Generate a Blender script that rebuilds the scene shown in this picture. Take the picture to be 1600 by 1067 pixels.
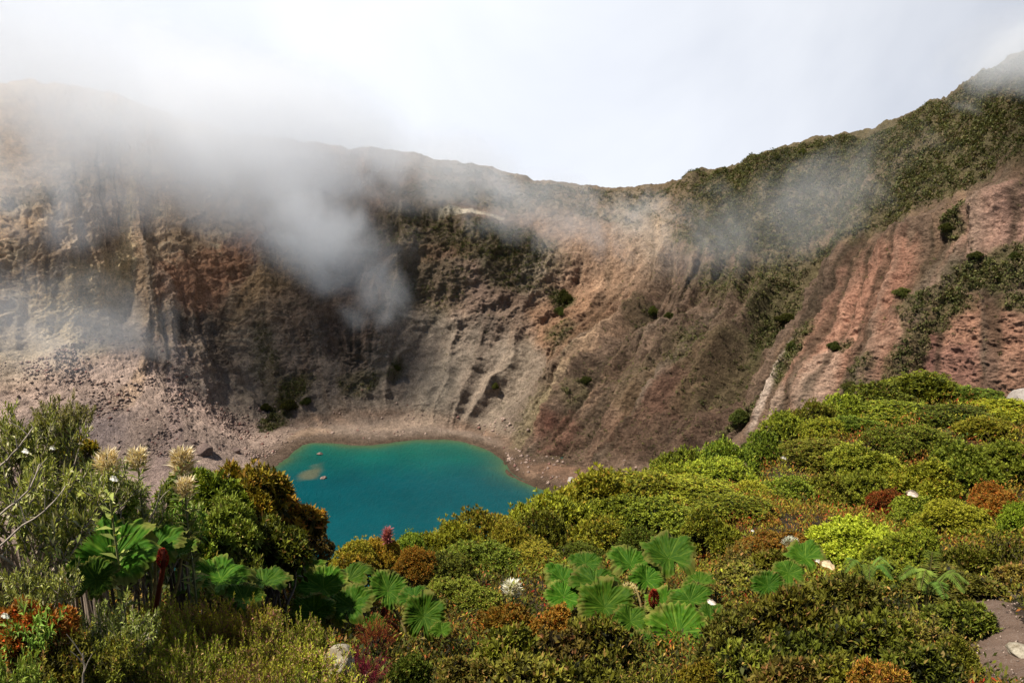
import bpy, math, random
import numpy as np

# ------------------------------------------------------------------ scene, camera, light
scene = bpy.context.scene
col = scene.collection
for _o in list(bpy.data.objects):
    bpy.data.objects.remove(_o)
R = math.radians
FPX = 1256.0
PITCH = R(10.5)
LAKE_Z = -150.0
SUN_EL, SUN_AZ = R(58), R(-112)          # azimuth measured from +y (view direction) towards +x

cam_data = bpy.data.cameras.new('camera')
cam = bpy.data.objects.new('camera', cam_data)
col.objects.link(cam)
cam_data.sensor_width = 36.0
cam_data.lens = 36.0 * FPX / 1600.0
cam_data.clip_start = 0.1
cam_data.clip_end = 6000.0
cam.location = (0, 0, 0)
cam.rotation_euler = (math.pi / 2 - PITCH, 0, 0)
scene.camera = cam

scene.view_settings.view_transform = 'Standard'
scene.view_settings.look = 'None'
scene.view_settings.exposure = 0.66
scene.view_settings.gamma = 1.0
cy = scene.cycles
cy.use_denoising = True
cy.max_bounces = 20
cy.diffuse_bounces = 2
cy.glossy_bounces = 2
cy.transmission_bounces = 4
cy.transparent_max_bounces = 8
cy.volume_bounces = 16
cy.volume_step_rate = 1.0
cy.volume_max_steps = 48
cy.sample_clamp_indirect = 6.0

world = bpy.data.worlds.new('World')
scene.world = world
world.use_nodes = True
wn, wl = world.node_tree.nodes, world.node_tree.links
wn.clear()
w_out = wn.new('ShaderNodeOutputWorld')
w_sky = wn.new('ShaderNodeTexSky')
w_sky.sky_type = 'NISHITA'
w_sky.sun_disc = False
w_sky.sun_elevation = SUN_EL
w_sky.sun_rotation = SUN_AZ
w_sky.altitude = 3000
w_bg = wn.new('ShaderNodeBackground')
w_bg.inputs['Strength'].default_value = 0.06
wl.new(w_sky.outputs[0], w_bg.inputs['Color'])
# overcast cloud deck lying over the far side of the sky
w_tc = wn.new('ShaderNodeTexCoord')
w_n = wn.new('ShaderNodeTexNoise')
w_n.inputs['Scale'].default_value = 1.7
w_n.inputs['Detail'].default_value = 5.0
w_n.inputs['Roughness'].default_value = 0.5
w_n.inputs['Distortion'].default_value = 0.6
wl.new(w_tc.outputs['Generated'], w_n.inputs['Vector'])
w_cr = wn.new('ShaderNodeValToRGB')
w_cr.color_ramp.elements[0].position = 0.32
w_cr.color_ramp.elements[0].color = (0.62, 0.66, 0.75, 1)
w_cr.color_ramp.elements[1].position = 0.62
w_cr.color_ramp.elements[1].color = (0.87, 0.90, 0.96, 1)
wl.new(w_n.outputs[0], w_cr.inputs[0])
w_cl = wn.new('ShaderNodeBackground')
w_cl.inputs['Strength'].default_value = 0.74
w_gr = wn.new('ShaderNodeMapRange')      # heavier cloud to the right and higher up
w_gr.interpolation_type = 'SMOOTHSTEP'
for _k, _v in zip(('From Min', 'From Max', 'To Min', 'To Max'), (0.02, 0.95, 1.03, 0.74)):
    w_gr.inputs[_k].default_value = _v
w_ad = wn.new('ShaderNodeVectorMath'); w_ad.operation = 'DOT_PRODUCT'
w_ad.inputs[1].default_value = (0.9, 0.0, 0.9)
wl.new(w_tc.outputs['Generated'], w_ad.inputs[0])
wl.new(w_ad.outputs['Value'], w_gr.inputs['Value'])
w_sc = wn.new('ShaderNodeVectorMath'); w_sc.operation = 'SCALE'
wl.new(w_cr.outputs[0], w_sc.inputs[0])
wl.new(w_gr.outputs[0], w_sc.inputs['Scale'])
wl.new(w_sc.outputs['Vector'], w_cl.inputs['Color'])
w_sep = wn.new('ShaderNodeSeparateXYZ')
wl.new(w_tc.outputs['Generated'], w_sep.inputs[0])
w_mr = wn.new('ShaderNodeMapRange')      # clouds ahead, clearing behind the viewer
w_mr.interpolation_type = 'SMOOTHSTEP'
w_mr.inputs['From Min'].default_value = 0.15
w_mr.inputs['From Max'].default_value = 0.70
w_mr.inputs['To Min'].default_value = 0.03
w_mr.inputs['To Max'].default_value = 1.0
wl.new(w_sep.outputs['Y'], w_mr.inputs['Value'])
w_mix = wn.new('ShaderNodeMixShader')
wl.new(w_mr.outputs[0], w_mix.inputs[0])
wl.new(w_bg.outputs[0], w_mix.inputs[1])
wl.new(w_cl.outputs[0], w_mix.inputs[2])
wl.new(w_mix.outputs[0], w_out.inputs['Surface'])

sun_data = bpy.data.lights.new('sun', 'SUN')
sun_data.energy = 5.0
sun_data.angle = R(2.0)
sun_data.color = (1.0, 0.94, 0.84)
sun = bpy.data.objects.new('sun', sun_data)
col.objects.link(sun)
sun.rotation_euler = (math.pi / 2 - SUN_EL, 0, math.pi - SUN_AZ)
sun.location = (-80, -20, 120)

# ------------------------------------------------------------------ helpers
rng = np.random.default_rng(7)
random.seed(7)
_perm = np.random.default_rng(3).permutation(256).astype(np.int32)
_perm = np.concatenate([_perm, _perm, _perm])
_grad = np.random.default_rng(5).normal(size=(256, 3)).astype(np.float32)
_grad /= np.linalg.norm(_grad, axis=1, keepdims=True)


def pnoise(x, y, z):
    """gradient noise, arrays in, about -1..1 out"""
    x = np.asarray(x, np.float32); y = np.asarray(y, np.float32); z = np.asarray(z, np.float32)
    x, y, z = np.broadcast_arrays(x, y, z)
    xi = np.floor(x); yi = np.floor(y); zi = np.floor(z)
    xf = x - xi; yf = y - yi; zf = z - zi
    xi = xi.astype(np.int32) & 255; yi = yi.astype(np.int32) & 255; zi = zi.astype(np.int32) & 255
    u = xf * xf * xf * (xf * (xf * 6 - 15) + 10)
    v = yf * yf * yf * (yf * (yf * 6 - 15) + 10)
    w = zf * zf * zf * (zf * (zf * 6 - 15) + 10)
    r = []
    for dx in (0, 1):
        a = _perm[(xi + dx) & 255]
        for dy in (0, 1):
            b = _perm[(a + yi + dy) & 255]
            for dz in (0, 1):
                g = _grad[_perm[(b + zi + dz) & 255]]
                r.append(g[..., 0] * (xf - dx) + g[..., 1] * (yf - dy) + g[..., 2] * (zf - dz))
    x00 = r[0] + w * (r[1] - r[0]); x01 = r[2] + w * (r[3] - r[2])
    x10 = r[4] + w * (r[5] - r[4]); x11 = r[6] + w * (r[7] - r[6])
    y0 = x00 + v * (x01 - x00); y1 = x10 + v * (x11 - x10)
    return 1.6 * (y0 + u * (y1 - y0))


def fbm(x, y, z, n=4, gain=0.5, lac=2.03):
    s = 0.0; a = 1.0; t = 0.0
    for k in range(n):
        s = s + a * pnoise(x + 17.3 * k, y - 9.1 * k, z + 5.7 * k)
        t += a; a *= gain
        x = x * lac; y = y * lac; z = z * lac
    return s / t


def ridged(x, y, z, n=4, gain=0.5, lac=2.05):
    s = 0.0; a = 1.0; t = 0.0
    for k in range(n):
        s = s + a * (1.0 - np.abs(pnoise(x + 31.7 * k, y + 11.9 * k, z - 7.3 * k)) * 1.7)
        t += a; a *= gain
        x = x * lac; y = y * lac; z = z * lac
    return s / t


CP, SP = math.cos(PITCH), math.sin(PITCH)


def ray(px, py):
    a = (px - 800.0) / FPX
    b = (533.5 - py) / FPX
    return np.array([a, CP + b * SP, -SP + b * CP])


def at_y(px, py, d):
    r = ray(px, py)
    return r * (d / r[1])


def at_z(px, py, z):
    r = ray(px, py)
    return r * (z / r[2])


def project(P):
    """world points -> photograph pixels and depth (used to look points up when laying the place out)"""
    P = np.asarray(P)
    d = P[..., 1] * CP - P[..., 2] * SP
    h = P[..., 1] * SP + P[..., 2] * CP
    d_ = np.where(d > 0.1, d, 0.1)
    return 800 + FPX * P[..., 0] / d_, 533.5 - FPX * h / d_, d


def sstep(a, b, x):
    t = np.clip((x - a) / (b - a), 0, 1)
    return t * t * (3 - 2 * t)


def make_mesh(name, verts, faces, mat=None, attrs=None, smooth=False, parent=None):
    """faces: (n,3) or (n,4) int array, or list of such arrays; attrs: {name: (kind, per-vertex array)}"""
    me = bpy.data.meshes.new(name)
    verts = np.asarray(verts, np.float32)
    if not isinstance(faces, (list, tuple)):
        faces = [faces]
    faces = [np.asarray(f, np.int32) for f in faces if len(f)]
    nl = sum(f.size for f in faces)
    nf = sum(len(f) for f in faces)
    me.vertices.add(len(verts)); me.loops.add(nl); me.polygons.add(nf)
    me.vertices.foreach_set('co', verts.ravel())
    me.loops.foreach_set('vertex_index', np.concatenate([f.ravel() for f in faces]))
    tot = np.concatenate([np.full(len(f), f.shape[1], np.int32) for f in faces])
    st = np.concatenate([[0], np.cumsum(tot)[:-1]]).astype(np.int32)
    me.polygons.foreach_set('loop_start', st)
    me.polygons.foreach_set('loop_total', tot)
    if smooth:
        me.polygons.foreach_set('use_smooth', np.ones(nf, bool))
    for an, (kind, arr) in (attrs or {}).items():
        arr = np.asarray(arr, np.float32)
        if kind == 'color':
            a = me.attributes.new(an, 'FLOAT_COLOR', 'POINT')
            if arr.shape[1] == 3:
                arr = np.concatenate([arr, np.ones((len(arr), 1), np.float32)], 1)
            a.data.foreach_set('color', arr.ravel())
        else:
            a = me.attributes.new(an, 'FLOAT', 'POINT')
            a.data.foreach_set('value', arr.ravel())
    me.update(calc_edges=True)
    if mat:
        me.materials.append(mat)
    ob = bpy.data.objects.new(name, me)
    col.objects.link(ob)
    if parent is not None:
        ob.parent = parent
    return ob


def grid_faces(nr, nc, wrap=False):
    i = np.arange(nr - 1)[:, None]
    j = np.arange(nc if wrap else nc - 1)[None, :]
    j2 = (j + 1) % nc
    a = i * nc + j; b = i * nc + j2; c = (i + 1) * nc + j2; d = (i + 1) * nc + j
    return np.stack([a, b, c, d], -1).reshape(-1, 4)


def tag(o, label=None, cat=None, group=None, kind=None):
    if label: o['label'] = label
    if cat: o['category'] = cat
    if group: o['group'] = group
    if kind: o['kind'] = kind
    return o


class NT:
    """small node-graph writer"""
    def __init__(self, name):
        self.m = bpy.data.materials.new(name)
        self.m.use_nodes = True
        self.n = self.m.node_tree.nodes
        self.l = self.m.node_tree.links
        self.n.clear()
        self.out = self.n.new('ShaderNodeOutputMaterial')

    def new(self, t, **kw):
        nd = self.n.new(t)
        for k, v in kw.items():
            setattr(nd, k, v)
        return nd

    def put(self, sock, v):
        if isinstance(v, bpy.types.NodeSocket):
            self.l.new(v, sock)
        elif v is not None:
            sock.default_value = v

    def math(self, op, a, b=None, c=None, clamp=False):
        nd = self.new('ShaderNodeMath', operation=op, use_clamp=clamp)
        self.put(nd.inputs[0], a)
        if b is not None: self.put(nd.inputs[1], b)
        if c is not None: self.put(nd.inputs[2], c)
        return nd.outputs[0]

    def attr(self, name, out='Color'):
        return self.new('ShaderNodeAttribute', attribute_name=name).outputs[out]

    def noise(self, scale, detail=4, rough=0.55, vec=None, dist=0.0):
        nd = self.new('ShaderNodeTexNoise')
        nd.inputs['Scale'].default_value = scale
        nd.inputs['Detail'].default_value = detail
        nd.inputs['Roughness'].default_value = rough
        nd.inputs['Distortion'].default_value = dist
        if vec is not None: self.l.new(vec, nd.inputs['Vector'])
        return nd.outputs[0]

    def rng(self, v, a, b, c, d, smooth=False):
        nd = self.new('ShaderNodeMapRange')
        if smooth: nd.interpolation_type = 'SMOOTHSTEP'
        self.put(nd.inputs['Value'], v)
        for k, x in zip(('From Min', 'From Max', 'To Min', 'To Max'), (a, b, c, d)):
            self.put(nd.inputs[k], x)
        return nd.outputs[0]

    def mix(self, f, a, b, blend='MIX'):
        nd = self.new('ShaderNodeMix', data_type='RGBA', blend_type=blend)
        self.put(nd.inputs[0], f)
        self.put(nd.inputs[6], a if isinstance(a, bpy.types.NodeSocket) else (*a, 1))
        self.put(nd.inputs[7], b if isinstance(b, bpy.types.NodeSocket) else (*b, 1))
        return nd.outputs[2]

    def coord(self, which='Object'):
        return self.new('ShaderNodeTexCoord').outputs[which]

    def bump(self, h, dist, strength=1.0):
        nd = self.new('ShaderNodeBump')
        nd.inputs['Distance'].default_value = dist
        nd.inputs['Strength'].default_value = strength
        self.l.new(h, nd.inputs['Height'])
        return nd.outputs[0]

    def principled(self, color, rough=0.8, normal=None, spec=0.3, **kw):
        nd = self.new('ShaderNodeBsdfPrincipled')
        self.put(nd.inputs['Base Color'], color if isinstance(color, bpy.types.NodeSocket) else (*color, 1))
        self.put(nd.inputs['Roughness'], rough)
        self.put(nd.inputs['Specular IOR Level'], spec)
        if normal is not None: self.l.new(normal, nd.inputs['Normal'])
        self.l.new(nd.outputs[0], self.out.inputs['Surface'])
        return nd


# ------------------------------------------------------------------ crater wall
# Fall lines of the crater wall, left to right. Every line runs shore, foot, middle, top of the bare rock, rim.
Z = LAKE_Z
LINES = [
    (('y', -300, 800, 300), (-300, 610, 380), (-300, 450, 430), (-280, 300, 480), (-260, 100, 560)),
    (('y', 40, 800, 345), (30, 600, 420), (30, 455, 460), (30, 320, 500), (0, 137, 580)),
    (('y', 240, 780, 372), (195, 545, 470), (190, 430, 505), (170, 300, 540), (150, 150, 610)),
    (('z', 385, 745), (300, 612, 482), (265, 490, 512), (240, 360, 545), (230, 180, 620)),
    (('z', 432, 728), (385, 662, 492), (335, 520, 522), (315, 380, 556), (320, 205, 630)),
    (('z', 482, 693), (480, 647, 506), (445, 505, 536), (435, 370, 570), (430, 225, 640)),
    (('z', 575, 696), (560, 642, 508), (550, 490, 536), (560, 350, 572), (560, 238, 640)),
    (('z', 655, 687), (645, 640, 506), (670, 480, 536), (690, 340, 572), (690, 252, 635)),
    (('z', 722, 690), (730, 660, 494), (795, 500, 528), (830, 400, 558), (840, 290, 620)),
    (('z', 778, 711), (800, 688, 470), (895, 540, 505), (980, 415, 540), (1000, 299, 605)),
    (('z', 797, 742), (822, 730, 440), (960, 545, 478), (1060, 410, 518), (1090, 280, 590)),
    (('z', 850, 765), (905, 745, 405), (1060, 560, 445), (1150, 425, 490), (1190, 248, 565)),
    (('z', 960, 815), (1030, 715, 382), (1150, 565, 415), (1240, 440, 452), (1310, 222, 530)),
    (('z', 1120, 830), (1205, 660, 368), (1265, 520, 390), (1330, 385, 418), (1420, 188, 480)),
    (('z', 1280, 850), (1400, 610, 338), (1440, 470, 356), (1490, 335, 378), (1510, 142, 440)),
    (('z', 1450, 870), (1600, 630, 304), (1605, 440, 322), (1620, 285, 345), (1600, 95, 400)),
    (('z', 1600, 900), (1850, 640, 270), (1850, 450, 290), (1850, 280, 310), (1850, 90, 370)),
]
ctrl = np.zeros((len(LINES), 8, 3))
for i, L in enumerate(LINES):
    s = L[0]
    S = at_z(s[1], s[2], Z) if s[0] == 'z' else at_y(s[1], s[2], s[3])
    pts = [S] + [at_y(*p) for p in L[1:]]
    inward = np.array([-50.0, 400.0, 0]) - S; inward[2] = 0; inward /= np.linalg.norm(inward)
    back = pts[4] - pts[2]; back[2] = 0; back /= np.linalg.norm(back)
    ctrl[i, 0] = S + inward * 22 - np.array([0, 0, 9.0]) if i > 2 else S - np.array([0, 190 - 30 * i, 14.0])
    ctrl[i, 1:6] = pts
    ctrl[i, 6] = pts[4] + back * 60 - np.array([0, 0, 14.0])
    ctrl[i, 7] = pts[4] + back * 330 - np.array([0, 0, 130.0])


def catmull(P, t):
    """P (n,...) control rows, t in 0..n-1"""
    n = len(P)
    i = np.clip(np.floor(t).astype(int), 0, n - 2)
    f = (t - i).reshape(-1, *([1] * (P.ndim - 1)))
    p0 = P[np.clip(i - 1, 0, n - 1)]; p1 = P[i]; p2 = P[i + 1]; p3 = P[np.clip(i + 2, 0, n - 1)]
    return 0.5 * (2 * p1 + (p2 - p0) * f + (2 * p0 - 5 * p1 + 4 * p2 - p3) * f * f + (3 * p1 - p0 - 3 * p2 + p3) * f ** 3)


NCOL = 1500
tcol = np.linspace(0, len(LINES) - 1, NCOL)
colc = catmull(ctrl, tcol)                                   # (NCOL, 8, 3)
trow = np.concatenate([np.linspace(0, 1, 14, endpoint=False), np.linspace(1, 2, 110, endpoint=False),
                       np.linspace(2, 3, 190, endpoint=False), np.linspace(3, 4, 150, endpoint=False),
                       np.linspace(4, 5, 110, endpoint=False), np.linspace(5, 5.4, 50, endpoint=False), np.linspace(5.4, 7, 24)])
NROW = len(trow)
base = np.transpose(catmull(np.transpose(colc, (1, 0, 2)), trow), (0, 1, 2))   # (NROW, NCOL, 3)
dU = np.gradient(base, axis=1); dV = np.gradient(base, axis=0)
nrm = np.cross(dU, dV)
nrm /= np.linalg.norm(nrm, axis=-1, keepdims=True) + 1e-9
nrm *= np.sign(nrm[..., 2:3] + 1e-9)
Vm = np.cumsum(np.linalg.norm(dV, axis=-1), axis=0)          # metres up the slope
Um = np.cumsum(np.linalg.norm(dU[230:330].mean(0), axis=-1))[None, :] * np.ones((NROW, 1))
TR = trow[:, None] * np.ones((1, NCOL))
TC = tcol[None, :] * np.ones((NROW, 1))
bx, by, bz = base[..., 0], base[..., 1], base[..., 2]

warp = fbm(bx / 45, by / 45, bz / 45, 3)
warp2 = fbm(bx / 13 + 9, by / 13, bz / 13, 3)
leftz = 1 - sstep(4.5, 6.5, TC)
right = sstep(8.0, 10.0, TC)
gu = Um + (17 - 12 * right) * warp + 2.2 * warp2 + 16 * (1 - right) * sstep(2, 4, TR) * fbm(bx / 90, by / 90, 7.0, 2)
gs = Um + 3.0 * warp + 0.8 * warp2
g1 = ridged(gu / 52, Vm / 210, 0.3, 3, 0.45)                 # the large ribs, sharp crested
g2 = np.abs(fbm(gs / 17 + 40, Vm / 190, 3.1, 2, 0.5)) * 2.2 # runnels, cut sharp at the bottom
g3 = np.abs(fbm(gs / 5.5 + 80, Vm / 70, 5.1, 3, 0.6)) * 2.2 # rills
gap = sstep(-0.25, 0.3, fbm(bx / 50 + 4, by / 50, bz / 50, 3))
flute = sstep(-0.05, 0.45, fbm(bx / 62 + 9, by / 62, bz / 40, 3))
slump = fbm(bx / 34 + 2, by / 34, bz / 24, 4, 0.55)
crag = fbm(bx / 15, by / 15, bz / 11, 6, 0.60)
crag2 = ridged(bx / 10, by / 10, bz / 8, 5, 0.58)
crag3 = ridged(bx / 3.2, by / 3.2, bz / 2.6, 3, 0.6)
big = fbm(bx / 80, by / 80, bz / 80, 2)
rock = sstep(1.7, 2.25, TR) * (1 - 0.80 * sstep(3.9, 4.35, TR)) * (1 - sstep(5.0, 5.3, TR))
left = leftz
fan = sstep(1.05, 1.4, TR) * (1 - sstep(1.8, 2.2, TR)) * (1 - sstep(3.4, 4.6, TC))
up_slope = sstep(4.0, 4.4, TR) * (1 - sstep(5.0, 5.2, TR))
redc = sstep(12.4, 13.2, TC)
# smooth scree aprons lie between the ribs at the foot of the wall
apron = (1 - sstep(2.25, 2.95, TR + 1.3 * (g1 - 0.62) + 0.7 * warp)) * (1 - sstep(8.5, 10.0, TC)) * sstep(1.9, 2.1, TR)
hard = 1 - 0.8 * apron
disp = rock * ((g1 - 0.55) * (14 + 6 * sstep(3, 5, TC) + 9 * right * (1 - redc) - 3 * redc) + hard * ((g2 - 0.6) * (1.4 + 4.2 * flute * (1 - redc) + 7.5 * right * (1 - redc) + 3.4 * redc * (0.2 + 1.2 * gap)) + (g3 - 0.6) * (0.7 + 1.5 * gap * (0.3 + 0.7 * flute))) + big * 7.0)
disp += rock * (1 - 0.6 * redc) * slump * (4.5 + 3.5 * sstep(2.5, 4, TC))
disp += hard * crag * (0.35 + 2.6 * rock + 1.3 * fan + 0.9 * up_slope)
disp += hard * (crag2 - 0.5) * (0.1 + 4.8 * rock * (0.45 + 0.55 * gap) * (1 - 0.1 * redc) + 1.2 * fan + 0.6 * up_slope)
disp += hard * (crag3 - 0.5) * (1.7 * rock + 0.7 * fan + 0.3 * up_slope)
# ledges of bedded ash on the left and along the bare cliff top on the right
zz = bz / 9.0 + 1.2 * warp + 0.25 * warp2
saw = zz - np.floor(zz)
ledge = (sstep(0.0, 0.75, saw) - sstep(0.8, 1.0, saw)) * sstep(-0.25, 0.35, fbm(bx / 38, by / 38, bz / 14 + 5, 3))
disp += rock * hard * ledge * (1.1 * left * sstep(2.4, 3.0, TR) + 0.5)
cl = np.exp(-((TR - 3.85) / 0.16) ** 2) * sstep(12.6, 13.6, TC)
disp += cl * (6.0 + 5.0 * (ridged(gu / 9, Vm / 60, 8.0, 3) - 0.5))
disp += sstep(3.0, 4.1, TR) * (1 - sstep(5, 5.2, TR)) * big * 3
terr = base + nrm * disp[..., None]
rimw = sstep(4.3, 4.9, TR) * (1 - sstep(5.6, 6.2, TR))
terr[..., 2] += rimw * (7.0 * fbm(Um / 30, by / 60, 1.3, 3) + 3.2 * fbm(Um / 7, by / 20, 1.3, 4, 0.6) + 0.8 * fbm(bx / 3, by / 3, 0.3, 2))
shore_n = fbm(bx / 14, by / 14, 0.5, 4)
terr[..., 2] += (1 - sstep(1.05, 1.9, TR)) * (0.8 * shore_n)
_bench = (TR > 1.12) & (TR < 2.2)
terr[..., 2] = np.where(_bench, np.maximum(terr[..., 2], LAKE_Z + 0.5 + 1.6 * sstep(1.12, 1.6, TR) + 0.5 * shore_n), terr[..., 2])
tpx, tpy, tdep = project(terr)
ttv = terr.reshape(-1, 3)
_px, _py, _td = tpx.ravel(), tpy.ravel(), tdep.ravel()
_ok = (TR.ravel() > 0.9) & (TR.ravel() < 5.2)


def hit_far(px, py, tol=2.5):
    """first crater-wall vertex met along the line of sight through a photograph pixel"""
    m = _ok & (np.abs(_px - px) < tol) & (np.abs(_py - py) < tol)
    k = np.nonzero(m)[0]
    if len(k) == 0:
        return hit_far(px, py, tol * 2) if tol < 60 else None
    return int(k[np.argmin(_td[k])])


# ---- rock colours: ash, scree, oxidised rock, sulphur crust, and gully shade painted in, laid out on the slope itself
UF, VF = Um.ravel(), Vm.ravel()
n_lo = fbm(bx / 30, by / 30, bz / 30, 4).ravel()
n_md = fbm(bx / 9 + 3, by / 9, bz / 9, 5, 0.6).ravel()
n_st = fbm(gu / 7 + 70, Vm / 110, 1.7, 4, 0.6).ravel()        # streaks down the fall line
n_sz = fbm(bx / 90, by / 90, bz / 3.2, 4, 0.6).ravel()        # beds


def lerp(a, b, f):
    f = np.clip(f, 0, 1)[:, None]
    return a * (1 - f) + np.asarray(b, np.float32) * f


tc, tr = TC.ravel(), TR.ravel()
C = np.tile(np.array([0.150, 0.101, 0.070], np.float32), (len(tc), 1))
C = lerp(C, (0.115, 0.070, 0.044), sstep(-0.1, 0.5, n_lo) * 0.8)
C = lerp(C, (0.235, 0.150, 0.095), sstep(0.05, 0.5, n_st) * 0.75)
C = lerp(C, (0.085, 0.052, 0.034), sstep(0.1, 0.55, -n_st) * 0.7)
leftw = (1 - sstep(4.2, 6.2, tc + 0.8 * n_lo)) * sstep(2.1, 2.5, tr + 0.35 * n_lo)
C = lerp(C, (0.265, 0.180, 0.105), leftw * 0.8)
C = lerp(C, (0.40, 0.32, 0.21), leftw * sstep(0.0, 0.45, n_sz * 0.5 + n_lo * 0.7) * 0.7)
C = lerp(C, (0.18, 0.105, 0.062), leftw * sstep(0.1, 0.5, -n_sz * 0.5 - 0.6 * n_lo) * 0.7)
fanw = (1 - sstep(1.85, 2.15, tr + 0.25 * n_md)) * (1 - sstep(4.0, 5.2, tc))
C = lerp(C, (0.250, 0.180, 0.142), fanw * 0.9)
C = lerp(C, (0.180, 0.128, 0.100), fanw * sstep(0.05, 0.5, n_lo) * 0.8)
beach = (1 - sstep(1.6, 2.0, tr + 0.3 * n_md)) * sstep(4.0, 5.2, tc) * (1 - sstep(8.5, 9.5, tc))
C = lerp(C, (0.165, 0.122, 0.092), beach * 0.9)

PATCHES = [
    (1100, 620, 11, 75, (0.045, 0.036, 0.020), .9), (1150, 590, 14, 60, (0.050, 0.044, 0.020), .85), (1045, 680, 9, 50, (0.045, 0.034, 0.022), .8),  # narrow dark streaks: growth and gully shade painted into the rock
    (1180, 560, 12, 60, (0.045, 0.042, 0.018), .85), (985, 640, 8, 60, (0.055, 0.040, 0.027), .7), (940, 690, 7, 45, (0.05, 0.036, 0.026), .8),
    (890, 640, 6, 55, (0.06, 0.045, 0.03), .6), (1210, 470, 22, 50, (0.06, 0.05, 0.022), .7), (1380, 600, 12, 40, (0.06, 0.045, 0.025), .7),
    (1420, 545, 10, 60, (0.07, 0.045, 0.03), .75), (1310, 560, 10, 40, (0.08, 0.05, 0.03), .6), (1490, 460, 12, 60, (0.07, 0.05, 0.03), .6),
    (355, 590, 16, 50, (0.05, 0.038, 0.028), .45), (430, 560, 10, 60, (0.06, 0.046, 0.034), .5), (540, 540, 12, 50, (0.06, 0.045, 0.034), .5),
    (500, 610, 30, 20, (0.05, 0.04, 0.028), .7), (590, 580, 14, 30, (0.06, 0.046, 0.034), .5), (700, 545, 10, 60, (0.07, 0.05, 0.036), .45),
    (750, 520, 16, 50, (0.075, 0.055, 0.042), .6),  # pixel, half width and half height in pixels, colour, strength
    (80, 520, 150, 45, (0.47, 0.37, 0.22), .85), (150, 470, 110, 50, (0.40, 0.29, 0.15), .7),
    (40, 580, 90, 25, (0.30, 0.21, 0.15), .7), (230, 560, 80, 20, (0.26, 0.17, 0.10), .6),
    (320, 440, 90, 45, (0.24, 0.115, 0.062), .8), (420, 430, 60, 25, (0.30, 0.19, 0.09), .6),
    (300, 510, 75, 18, (0.065, 0.046, 0.034), .8), (350, 570, 40, 40, (0.10, 0.075, 0.058), .6),
    (480, 560, 80, 70, (0.135, 0.092, 0.066), .6), (550, 580, 40, 40, (0.085, 0.062, 0.046), .7),
    (270, 700, 110, 40, (0.25, 0.175, 0.145), .8), (120, 680, 90, 50, (0.22, 0.165, 0.145), .8),
    (340, 640, 50, 60, (0.20, 0.135, 0.11), .6),
    (675, 600, 42, 52, (0.185, 0.150, 0.105), .95), (640, 655, 90, 14, (0.26, 0.185, 0.13), .7),
    (480, 672, 50, 14, (0.25, 0.165, 0.105), .6),
    (670, 510, 50, 28, (0.27, 0.20, 0.145), .7), (715, 450, 60, 35, (0.19, 0.125, 0.09), .7),
    (720, 326, 45, 6, (0.52, 0.44, 0.32), .9), (690, 390, 40, 12, (0.20, 0.105, 0.06), .6),
    (850, 420, 25, 45, (0.36, 0.28, 0.20), .7), (900, 480, 60, 80, (0.29, 0.165, 0.095), .7),
    (890, 540, 14, 70, (0.36, 0.265, 0.165), .7), (940, 500, 12, 70, (0.37, 0.24, 0.155), .65),
    (830, 640, 35, 60, (0.235, 0.19, 0.105), .75), (800, 590, 20, 60, (0.22, 0.16, 0.10), .5),
    (880, 735, 70, 26, (0.27, 0.155, 0.10), .8), (820, 740, 26, 22, (0.36, 0.225, 0.15), .8),
    (870, 680, 30, 30, (0.20, 0.085, 0.06), .7),
    (1000, 640, 90, 70, (0.125, 0.070, 0.045), .7), (1090, 600, 70, 90, (0.105, 0.058, 0.040), .7),
    (1010, 350, 40, 70, (0.34, 0.27, 0.20), .55), (950, 420, 60, 60, (0.25, 0.165, 0.11), .5),
    (1310, 520, 60, 110, (0.370, 0.205, 0.140), .95), (1370, 440, 60, 55, (0.350, 0.185, 0.125), .95),
    (1400, 540, 70, 50, (0.315, 0.170, 0.115), .9), (1270, 590, 26, 60, (0.44, 0.30, 0.22), .85),
    (1200, 590, 10, 60, (0.50, 0.39, 0.31), .95), (1208, 640, 12, 30, (0.42, 0.30, 0.22), .9),
    (1240, 480, 20, 40, (0.22, 0.15, 0.10), .6),
    (1520, 350, 70, 35, (0.31, 0.19, 0.14), .85), (1580, 330, 40, 50, (0.33, 0.20, 0.15), .85),
    (1540, 540, 110, 60, (0.310, 0.168, 0.112), .95), (1440, 500, 25, 60, (0.23, 0.10, 0.085), .6),
    (1480, 570, 60, 30, (0.23, 0.12, 0.095), .6), (1170, 500, 40, 50, (0.14, 0.095, 0.06), .5),
]
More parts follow.
